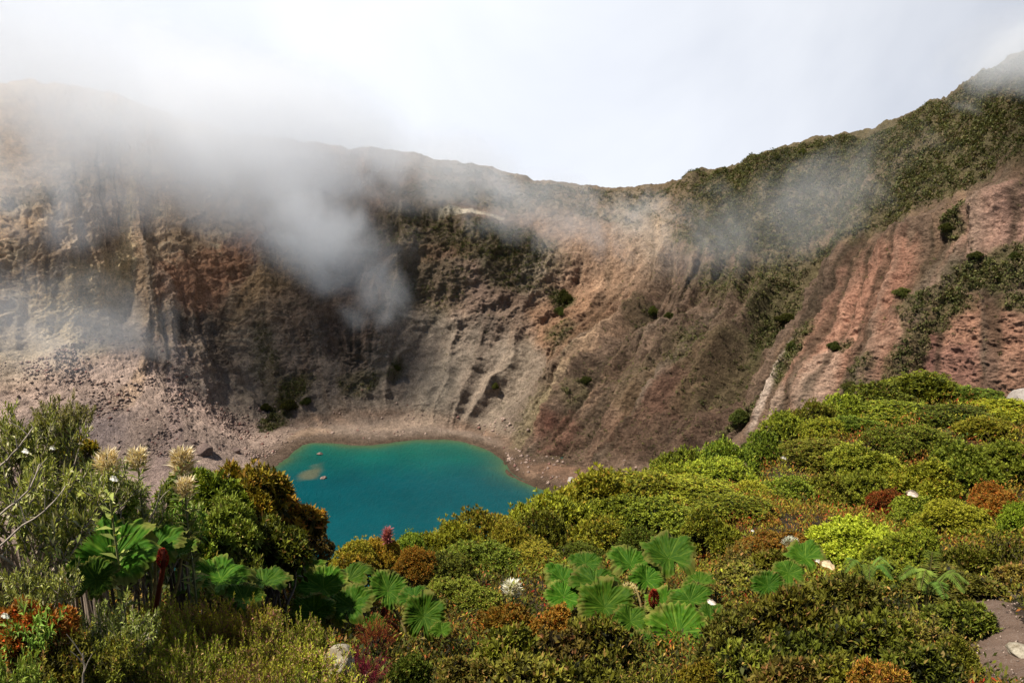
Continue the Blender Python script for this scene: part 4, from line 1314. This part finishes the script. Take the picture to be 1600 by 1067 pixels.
flower_plant(166, 709, 5.8, 34, 36, 'cream flower head on the left, leaning over a white petal')
flower_plant(214, 705, 6.6, 28, 34, 'pinkish cream flower head in the middle of the upper three')
flower_plant(276, 706, 7.0, 30, 44, 'tallest cream flower head, rightmost of the upper three', lean=0.04)
flower_plant(288, 750, 6.7, 26, 32, 'lowest cream flower head, below the tallest one')
flower_plant(800, 910, 12.2, 27, 26, 'white fluffy flower cluster left of the central rhubarb clump', (0.66, 0.62, 0.48), (0.84, 0.82, 0.72))
flower_plant(605, 828, 14.8, 9, 26, 'thin pinkish red flower spike standing against the blue lake', (0.36, 0.10, 0.10), (0.48, 0.20, 0.20), green=False)
flower_plant(982, 915, 11.6, 30, 16, 'straw coloured dry flower between rhubarb leaves', (0.45, 0.36, 0.14), (0.62, 0.52, 0.26))
flower_plant(1235, 842, 20.0, 26, 14, 'grey white tuft on the orange heath bush', (0.40, 0.42, 0.32), (0.58, 0.58, 0.48), green=False)


# bare branches
def branch(pts, d, rad, label, c=(0.34, 0.28, 0.22)):
    P = np.array([at_y(x, y, d + dd) for x, y, dd in pts])
    o0 = P[0].copy(); P = P - o0
    q_ = catmull(P, np.linspace(0, len(P) - 1, 22))
    q_ += 0.010 * np.stack([fbm(np.linspace(0, 5, 22) + k * 9, pts[0][0] * 0.1, 0.5, 2) for k in range(3)], 1)
    B = Bag()
    V, F = tube(q_, np.linspace(rad, rad * 0.4, 22), 7); B.add(V, F, np.array(c))
    for k in (9, 14, 18):
        e = q_[k] + np.array([random.uniform(-.12, .12), random.uniform(-.05, .05), random.uniform(.05, .16)])
        V, F = tube(np.array([q_[k], q_[k] * .5 + e * .5 + np.array([0, 0, .012]), e]), [rad * .45, rad * .35, rad * .2], 5); B.add(V, F, np.array(c))
    o = B.build('bare_branch', M_BARK, None, True)
    o.location = o0
    tag(o, label, 'branch', 'bare pale branches')


branch([(-30, 760, 0), (0, 728, 0), (28, 700, 0), (52, 668, .1)], 4.7, 0.008, 'pale branch slanting up at the left edge, uppermost of the bare ones')
branch([(-30, 835, 0), (10, 795, 0), (45, 765, 0), (62, 725, .1)], 4.5, 0.008, 'pale bent branch at the left edge below the uppermost one')
branch([(-20, 870, 0), (30, 826, 0), (70, 798, 0), (102, 760, .2)], 4.4, 0.007, 'long pale branch reaching right from the left edge towards the big leaf')
branch([(128, 1085, 0), (131, 1050, 0), (129, 1020, 0)], 4.2, 0.007, 'thin upright pale stem in black shade at the bottom left')
branch([(222, 838, 0), (240, 800, 0), (252, 765, 0)], 6.3, 0.009, 'slanting tan stem under the cream flower heads')
branch([(190, 840, 0), (189, 800, 0), (191, 768, 0)], 6.3, 0.008, 'upright grey stem under the leftmost cream flower heads')


# loose pale leaves lying or hanging in the growth: each a curled sheet
def pale_leaf(px, py, d, w, tilt, yaw, label, c=(0.74, 0.72, 0.66), cat='leaf'):
    p = at_y(px, py, d)
    s = w * d / FPX / 2 * 0.75
    nu, nv = 14, 10
    u = np.linspace(-1, 1, nu)[:, None]; v = np.linspace(-1, 1, nv)[None]
    wd = np.sqrt(np.clip(1 - u ** 2, 0, 1)) * (0.55 + 0.06 * np.sin(u * 9))
    x = u * s * np.ones_like(v); y = v * wd * s
    z = s * (0.5 * v ** 2 * np.ones_like(u) - 0.45 * u ** 2 + 0.16 * np.sin(u * 7 + v * 4 + px) + 0.1 * np.sin(v * 9 + px))
    V = np.stack([x, y, z], -1).reshape(-1, 3)
    o = make_mesh('dead_leaf', V, grid_faces(nu, nv), M_PETAL, {'tone': ('color', np.tile(np.array(c, np.float32), (nu * nv, 1)))}, True)
    t, w_2 = R(tilt), R(yaw)
    M = frame_from((math.sin(w_2) * math.sin(t), -math.cos(w_2) * math.sin(t), math.cos(t)), (0.4, 0.3, 1.0))
    M.translation = p
    o.matrix_world = M
    tag(o, label, cat, 'bleached leaves')


pale_leaf(178, 748, 5.6, 20, 55, 10, 'white leaf below the leftmost cream flower head')
pale_leaf(40, 705, 5.0, 18, 50, -10, 'white leaf among silvery branches at the left edge')
pale_leaf(82, 700, 5.2, 13, 60, 20, 'small white leaf right of the pale branch on the left')
pale_leaf(1112, 940, 10.6, 22, 60, -40, 'bleached leaf at the right side of the largest rhubarb clump', (0.70, 0.62, 0.55))
pale_leaf(1292, 884, 10.8, 34, 35, -20, 'sunlit cream dead leaf above the dark bank', (0.66, 0.52, 0.34))
pale_leaf(1278, 877, 10.9, 15, 45, 20, 'small white leaf beside the sunlit cream dead leaf', (0.74, 0.70, 0.62))
pale_leaf(1425, 772, 26.0, 26, 50, -30, 'bleached curl by the reddish dead shrub', (0.66, 0.56, 0.48))
pale_leaf(1176, 829, 19.5, 8, 50, 0, 'tiny white leaf in front of the dull orange heath bush')
pale_leaf(1224, 716, 39, 12, 40, 10, 'tiny pale leaf on the slope left of the large dark bush', (0.6, 0.55, 0.48))
pale_leaf(8, 962, 4.3, 20, 45, 15, 'grey white leaf at the left edge above the orange shrub', (0.6, 0.6, 0.5))

# ------------------------------------------------------------------ rocks
def rock_material(name, c0, c1, sc):
    m = NT(name)
    co = m.coord()
    f = m.noise(sc, 6, 0.65, co)
    c = m.mix(m.rng(f, 0.36, 0.64, 0, 1), c0, c1)
    sp = m.rng(m.noise(sc * 7, 4, 0.6, co), 0.55, 0.68, 0, 0.75)
    c = m.mix(sp, c, tuple(x * 0.4 for x in c0))
    m.principled(c, 0.92, m.bump(m.noise(sc * 4, 6, 0.7, co), 0.12 / sc, 0.9), 0.2)
    return m.m


M_PALE = rock_material('lichen_rock', (0.17, 0.135, 0.085), (0.42, 0.37, 0.28), 7.0)
M_BOULD = rock_material('boulder_rock', (0.13, 0.090, 0.076), (0.24, 0.17, 0.14), 0.7)
M_WHITE = rock_material('white_rock', (0.24, 0.20, 0.17), (0.40, 0.35, 0.31), 0.9)


def rock(pos, size, seed, mat, label, name='rock', cat='rock', group=None, sub=4):
    bm_ = __import__('bmesh').new()
    __import__('bmesh').ops.create_icosphere(bm_, subdivisions=sub, radius=1.0)
    V = np.array([v.co[:] for v in bm_.verts]); F = np.array([[v.index for v in f.verts] for f in bm_.faces])
    bm_.free()
    r = np.random.default_rng(seed)
    for k in range(11):                                # knocked-off faces
        n = rnd(r, 1)[0]; h = r.uniform(0.55, 0.9)
        dd = V @ n
        V = V - np.where(dd > h, dd - h, 0)[:, None] * n * 0.92
    V = V * (1 + 0.16 * fbm(V[:, 0] * 1.6 + seed, V[:, 1] * 1.6, V[:, 2] * 1.6, 4) + 0.04 * fbm(V[:, 0] * 7, V[:, 1] * 7 + seed, V[:, 2] * 7, 3))[:, None]
    V = V * np.array(size)
    o = make_mesh(name, V, F, mat, None, False)
    o.location = pos
    o.rotation_euler = (0, 0, r.uniform(0, 6.28))
    tag(o, label, cat, group)
    return o


p = at_y(530, 1056, 5.9); rock((p[0], p[1] + 0.05, p[2] - 0.02), (0.20, 0.16, 0.26), 3, M_PALE, 'pale lichen covered rock beside the heath bank')
p = at_y(1592, 1022, 8.2); rock((p[0], 8.2, float(near_z(p[0], 8.2)[0]) + 0.03), (0.17, 0.14, 0.10), 5, M_PALE, 'light rock lying on the dirt path')
p = at_y(1600, 622, 56.5); rock((p[0] + 0.4, p[1], p[2] - 0.8), (1.5, 1.2, 1.6), 8, M_WHITE, 'large pale rock at the right edge of the ridge', sub=5)


def crater_rock_at(px, py, w, seed, label, sink=0.3, mat=None, group=None, squash=0.75):
    h = hit_far(px, py)
    s = w * _td[h] / FPX / 2
    rock((ttv[h, 0], ttv[h, 1], ttv[h, 2] + s * (squash - 2 * sink * squash) * 0.5), (s, s * 0.85, s * squash), seed, mat or M_BOULD, label, 'boulder', 'boulder', group)


crater_rock_at(322, 703, 36, 11, 'largest boulder on the left scree above the lake, dark under its left side')
crater_rock_at(372, 704, 17, 12, 'reddish boulder right of the largest boulder on the scree')
crater_rock_at(303, 688, 14, 13, 'tan boulder just behind the largest boulder on the scree')
crater_rock_at(398, 715, 13, 14, 'boulder near the left lake shore')
crater_rock_at(894, 750, 17, 15, 'whitish boulder at the right lake shore beside the green bushes', mat=M_WHITE)
for (px, py, w, sd, lb) in [(500, 710, 11, 21, 'small rock in shallow water, farther of the two in the lake'),
                            (505, 747, 12, 22, 'small rock in the lake beside the sandy shallow, nearer of the two')]:
    p = at_z(px, py, LAKE_Z)
    s = w * p[1] / FPX / 2
    rock((p[0], p[1], LAKE_Z + s * 0.12), (s, s * 0.9, s * 0.55), sd, M_BOULD, lb, 'boulder', 'boulder')

# ------------------------------------------------------------------ ground cover nobody could count
def tufts(name, n, fn, pal_fn, seed, label, leafL, leafW, per=14, h=0.22):
    r = np.random.default_rng(seed)
    az = R(-52) + r.random(n * 3) * R(112)
    rr = np.exp(math.log(3.2) + r.random(n * 3) * (math.log(88) - math.log(3.2)))
    x = rr * np.sin(az); y = rr * np.cos(az)
    lim = np.interp(az, _eaz, _er) * 0.86
    ok = (rr < lim) & fn(x, y, r)
    dpath = np.min(np.hypot(x[:, None] - pp[None, ::4, 0], y[:, None] - pp[None, ::4, 1]), axis=1)
    ok &= dpath > 0.62
    x, y, rr = x[ok][:n], y[ok][:n], rr[ok][:n]
    n = len(x)
    z = near_z(x, y)
    sc = 0.55 + 0.045 * rr                              # larger tufts stand for larger plants farther out
    B = Bag()
    pal = pal_fn(x, y, r)
    for pn in sorted(set(pal)):
        k = np.nonzero(pal == pn)[0]
        m_ = len(k)
        hh = h * sc[k] * (0.4 + 0.9 * r.random(m_))
        foot = np.stack([x[k], y[k], z[k]], 1)
        P = np.repeat(foot, per, 0)
        s_ = np.repeat(sc[k], per)[:, None]
        P = P + np.stack([r.normal(size=m_ * per) * 0.12, r.normal(size=m_ * per) * 0.12, np.repeat(hh, per) * (0.1 + 0.9 * r.random(m_ * per)) / s_[:, 0]], 1) * s_
        D = rnd(r, m_ * per); D[:, 2] = np.abs(D[:, 2]) + 0.35
        q_ = s_[:, 0] * (0.7 + 0.6 * r.random(m_ * per))
        V, F = flat_quads(P, D, leafL * q_, leafW * q_, r)
        B.add(V, F, pick(r, pn, m_ * per, np.clip(np.repeat(r.random(m_) * np.where(rr[k] < 15, 0.45, 0.9), per), 0, 1)))  # nearer tufts coloured darker, painting the shade of the front bank
    o = B.build(name, M_LEAF)
    tag(o, label, None, None, 'stuff')


def heath_mask(x, y, r):
    return fbm(x / 7 + 3, y / 7, 0.4, 3) + 0.25 * r.normal(size=len(x)) + 0.25 * sstep(14, 24, np.hypot(x, y)) > 0.02


tufts('heather', 14000, heath_mask, lambda x, y, r: r.choice(np.array(['rust', 'gold', 'yellow', 'brown']), size=len(x), p=[.14, .34, .44, .08]), 41,
      'orange and golden heath covering the open slope', 0.066, 0.022, 30)
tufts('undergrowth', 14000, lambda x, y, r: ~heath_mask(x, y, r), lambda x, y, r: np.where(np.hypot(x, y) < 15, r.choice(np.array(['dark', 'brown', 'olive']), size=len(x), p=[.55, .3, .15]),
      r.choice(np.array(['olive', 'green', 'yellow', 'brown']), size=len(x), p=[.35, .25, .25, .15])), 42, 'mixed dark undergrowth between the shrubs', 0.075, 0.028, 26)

# pebbles on the path
r = np.random.default_rng(77)
n = 1300
ti = r.random(n) * (len(pc) - 1); off = r.uniform(-1.05, 1.05, n) * 0.62
c_ = catmull(pc, ti); tgi = catmull(np.gradient(pc, axis=0), ti); tgi /= np.linalg.norm(tgi, axis=1, keepdims=True)
x = c_[:, 0] + tgi[:, 1] * off; y = c_[:, 1] - tgi[:, 0] * off
B = Bag()
octv = np.array([[1, 0, 0], [0, 1, 0], [-1, 0, 0], [0, -1, 0], [0, 0, 1], [0, 0, -1]], float)
octf = np.array([[0, 1, 4], [1, 2, 4], [2, 3, 4], [3, 0, 4], [1, 0, 5], [2, 1, 5], [3, 2, 5], [0, 3, 5]])
zz_ = near_z(x, y)
for k in range(n):
    s = 0.006 + 0.022 * r.random() ** 3
    V = octv * s * np.array([1, r.uniform(.6, 1), r.uniform(.4, .8)]) * r.uniform(.75, 1.25, (6, 1))
    a = r.random() * 6.28
    V = V @ np.array([[math.cos(a), math.sin(a), 0], [-math.sin(a), math.cos(a), 0], [0, 0, 1]])
    B.add(V + np.array([x[k], y[k], zz_[k] + 0.035 + s * 0.2]), octf, np.array([0.24, 0.18, 0.14]) * r.uniform(0.5, 1.5))
tag(B.build('gravel', M_BARK), 'loose stones scattered over the dirt path', None, None, 'stuff')

# ------------------------------------------------------------------ growth on the crater wall
r = np.random.default_rng(91)
lin = np.nonzero(_ok & (tr < 5.08))[0]
vis = (_px[lin] > -120) & (_px[lin] < 1720)
lin = lin[vis]
cell = np.linalg.norm(dU, axis=-1).ravel()[lin] * np.linalg.norm(dV, axis=-1).ravel()[lin]
wgt = cell * np.clip(1.15 * veg[lin] * (0.35 + 0.9 * sstep(-0.2, 0.5, n_md[lin] + 0.4 * n_lo[lin])) - 0.12, 0, 1) ** 1.3
wgt += cell * 0.012 * sstep(2.1, 2.5, tr[lin]) * sstep(2.5, 5, tc[lin])
wgt += cell * 0.16 * sstep(2.0, 2.3, tr[lin]) * sstep(8.4, 9.8, tc[lin]) * (1 - sstep(12.1, 12.8, tc[lin])) * sstep(-0.3, 0.4, n_lo[lin] + 0.6 * n_md[lin])
NS = 52000
pick_ = r.choice(lin, size=NS, p=wgt / wgt.sum())
P0 = ttv[pick_]
s0 = 0.45 + 1.25 * r.random(NS) ** 2.6
s0 *= 0.55 + 0.6 * veg[pick_]
per = 16
P = np.repeat(P0, per, 0) + rnd(r, NS * per) * np.repeat(s0, per)[:, None] * (r.random((NS * per, 1)) ** 0.4) * np.array([1.0, 1.0, 0.75]) + np.array([0, 0, 0.35]) * np.repeat(s0, per)[:, None]
V, F = flat_quads(P, rnd(r, NS * per) + np.array([0, 0, 0.4]), np.repeat(s0, per) * 0.75, np.repeat(s0, per) * 0.42, r)
B = Bag()
tone = r.random(NS)
c = np.where(tone[:, None] < 0.5, np.array([[0.078, 0.084, 0.025]]), np.where(tone[:, None] < 0.78, np.array([[0.125, 0.120, 0.038]]), np.array([[0.140, 0.105, 0.055]])))
c = np.repeat(c * (0.6 + 0.7 * r.random((NS, 1))), per, 0) * (0.8 + 0.4 * r.random((NS * per, 1)))
B.add(V, F, c)
M_SCRUB = leaf_material('scrub_leaf', 0.2, 0.7, 0.15, 0.0, 0.0)
tag(B.build('hillside_vegetation', M_SCRUB), 'low scrub spread over the upper crater slopes', None, None, 'stuff')

# rubble on the left scree and along the foot of the wall
lin2 = np.nonzero(_ok & (tr > 1.25) & (tr < 2.25) & (_px > -60) & (_px < 1000))[0]
cell2 = np.linalg.norm(dU, axis=-1).ravel()[lin2] * np.linalg.norm(dV, axis=-1).ravel()[lin2]
w2 = cell2 * (0.10 + sstep(-0.05, 0.45, n_lo[lin2] + 0.3 * n_md[lin2])) * np.where(tc[lin2] < 4.8, 1.0, 0.22)
NR_ = 5200
k2 = r.choice(lin2, size=NR_, p=w2 / w2.sum())
B = Bag()
sz = 0.22 + 1.25 * r.random(NR_) ** 4
Vr = octv[None] * (sz[:, None, None]) * r.uniform(0.6, 1.35, (NR_, 6, 1)) * np.array([1, 1, 0.8])
an = r.random(NR_) * 6.28
ca, sa = np.cos(an)[:, None], np.sin(an)[:, None]
Vr = np.stack([Vr[..., 0] * ca - Vr[..., 1] * sa, Vr[..., 0] * sa + Vr[..., 1] * ca, Vr[..., 2]], -1) + ttv[k2][:, None] + np.array([0, 0, 0.1])
Fr = (np.arange(NR_)[:, None, None] * 6 + octf[None]).reshape(-1, 3)
cr_ = np.array([[0.270, 0.195, 0.155]]) * r.uniform(0.65, 1.3, (NR_, 1))
cr_[r.random(NR_) < 0.12] = (0.19, 0.10, 0.08)
B.add(Vr.reshape(-1, 3), Fr, np.repeat(cr_, 6, 0))
tag(B.build('rubble', M_BARK), 'broken rocks strewn over the scree slope and lake shore', None, None, 'stuff')

# single bushes one can tell apart on the crater wall
G_W = 'single bushes on the crater wall'
WALLB = [
    (884, 468, 34, 'lone green bush high on the brown wall above the light rock streak'), (874, 486, 22, 'small bush just below the lone green bush'),
    (1408, 456, 26, 'dark bush in the middle of the red cliff'), (1304, 540, 22, 'dark bush on the left part of the red cliff'),
    (1326, 606, 26, 'dark bush at the foot of the red cliff'), (1022, 486, 20, 'dark bush at the upper edge of the bare brown wall'),
    (1046, 492, 18, 'little bush right of the dark one at the edge of the brown wall'), (916, 596, 18, 'small bush on the lower brown wall above the shore'),
    (450, 632, 30, 'widest green bush at the foot of the left cliffs'), (415, 636, 22, 'green bush left of the widest one at the cliff foot'),
    (480, 625, 20, 'dark green bush right of the widest one at the cliff foot'), (622, 576, 16, 'small bush beside the pale scree cone'),
    (776, 606, 14, 'small bush on the wall right of the pale scree cone'), (1524, 402, 22, 'dark bush at the top of the diagonal green band'),
    (1478, 356, 24, 'dark bush hanging below the rim cliff on the right'), (1585, 400, 22, 'dark green bush at the right edge in the diagonal green band'),
    (1240, 540, 26, 'tall dark bush beside the white streak in the cliff'), (1228, 500, 28, 'dark bush above the white streak in the cliff'),
    (1250, 238, 16, 'tiny bush breaking the right skyline'), (1215, 246, 13, 'low bush on the skyline left of the tiny one'),
    (1120, 268, 13, 'small bush on the skyline where the right ridge begins to rise'), (1160, 655, 40, 'bright green patch of bush beside the foot of the white streak'),
]
wb = None
for i, (px, py, w, lb) in enumerate(WALLB):
    h = hit_far(px, py)
    s = w * _td[h] / FPX / 2
    root = bpy.data.objects.new('shrub', None); col.objects.link(root)
    key = ('dome', 'scrub', i % 3)
    if key not in PROTO:
        B, S = shrub_proto(key)
        PROTO[key] = [B.build('foliage', M_LEAF, root), S.build('stem', M_BARK, root, True)]
    else:
        for c in PROTO[key]:
            o = c.copy(); col.objects.link(o); o.parent = root
    root.location = ttv[h] - np.array([0, 0, s * 0.5])
    root.scale = (s * random.uniform(0.7, 1.3), s, s * random.uniform(1.0, 1.5))
    root.rotation_euler = (0, 0, i * 1.3)
    tag(root, lb, 'shrub', G_W)
print('NOTES', NOTES)

#@@MIST
# ------------------------------------------------------------------ mist drifting in the crater
def mist(px, py, d, rx, ry, depth, dens, roll=0.0, scale=0.02, cut=0.45, soft=0.5, label=None, seed=0.0, amp=1.1):
    c = at_y(px, py, d)
    k = d / FPX
    m = NT('mist_vapour')
    oc = m.coord('Object')
    ln = m.new('ShaderNodeVectorMath', operation='LENGTH')
    m.l.new(oc, ln.inputs[0])
    pos = m.new('ShaderNodeNewGeometry').outputs['Position']
    off = m.new('ShaderNodeVectorMath', operation='ADD')
    m.l.new(pos, off.inputs[0]); off.inputs[1].default_value = (seed * 91.0, seed * 37.0, seed * 53.0)
    n = m.noise(scale, 5.0, 0.62, off.outputs[0], 1.1)
    e = m.math('SUBTRACT', 1.0, ln.outputs['Value'])              # 1 at the heart, 0 at the skin
    v = m.math('MULTIPLY_ADD', m.math('SUBTRACT', n, 0.5), amp * 2, e)
    v = m.rng(v, cut - soft * 0.5, cut + soft * 0.5, 0.0, 1.0, True)
    edge = m.rng(e, 0.0, 0.3, 0.0, 1.0, True)
    dn = m.math('MULTIPLY', m.math('MULTIPLY', v, edge), dens)
    vol = m.new('ShaderNodeVolumePrincipled')
    vol.inputs['Color'].default_value = (0.985, 0.99, 1.0, 1)
    vol.inputs['Anisotropy'].default_value = -0.45
    m.put(vol.inputs['Density'], dn)
    m.l.new(vol.outputs[0], m.out.inputs['Volume'])
    m.m.cycles.volume_step_rate = 1.0
    nla, nlo = 12, 20
    th = np.linspace(0, np.pi, nla)[:, None]; ph = np.linspace(0, 2 * np.pi, nlo, endpoint=False)[None, :]
    P = np.stack([np.sin(th) * np.cos(ph), np.sin(th) * np.sin(ph), np.cos(th) * np.ones_like(ph)], -1).reshape(-1, 3) * 1.04
    ob = make_mesh('mist', P, grid_faces(nla, nlo, True)[:, ::-1], m.m)
    ob.location = c
    ob.scale = (rx * k, depth, ry * k)
    ob.rotation_euler = (0, R(roll), -math.atan2(c[0], c[1]))
    tag(ob, label, 'mist', kind='stuff')
    return ob


mist(230, 150, 560, 520, 150, 85, 0.0150, 13, 0.013, 0.34, 1.0, 'broad white cloud bank covering the far left rim', 1.0, 0.7)
mist(440, 200, 560, 260, 140, 65, 0.0170, 12, 0.017, 0.34, 0.95, 'cloud bank rising over the central left skyline', 2.0, 0.8)
mist(415, 295, 515, 300, 135, 70, 0.0135, 30, 0.019, 0.38, 0.75, 'dense pale tongue of cloud sinking into the middle of the crater', 3.0, 0.9)
mist(510, 375, 515, 150, 100, 45, 0.0170, 40, 0.026, 0.42, 0.7, 'ragged white lower end of the cloud tongue', 11.0, 0.9)
mist(110, 235, 480, 350, 190, 50, 0.0200, 5, 0.018, 0.40, 0.8, 'thin grey veil drifting across the left crater wall', 4.0, 1.1)
mist(70, 500, 400, 290, 115, 40, 0.0105, 12, 0.02, 0.42, 0.8, 'faint vapour low on the left scree slope', 5.0, 1.1)
mist(595, 470, 490, 80, 70, 26, 0.009, -35, 0.03, 0.45, 0.6, 'faint wisp trailing below the cloud tongue', 6.0)
mist(670, 262, 540, 190, 90, 50, 0.014, 10, 0.022, 0.42, 0.7, 'soft cloud edge on the central skyline', 7.0, 1.2)
mist(900, 335, 490, 300, 85, 40, 0.010, 8, 0.028, 0.47, 0.5, 'thin ragged mist below the low saddle of the rim', 8.0, 1.3)
mist(1240, 320, 410, 280, 120, 45, 0.0050, -22, 0.022, 0.47, 0.6, 'brownish haze hanging over the green right slope', 9.0, 1.3)
mist(1600, 85, 355, 200, 95, 40, 0.026, -15, 0.024, 0.42, 0.7, 'grey cloud touching the highest point of the rim on the right', 10.0)
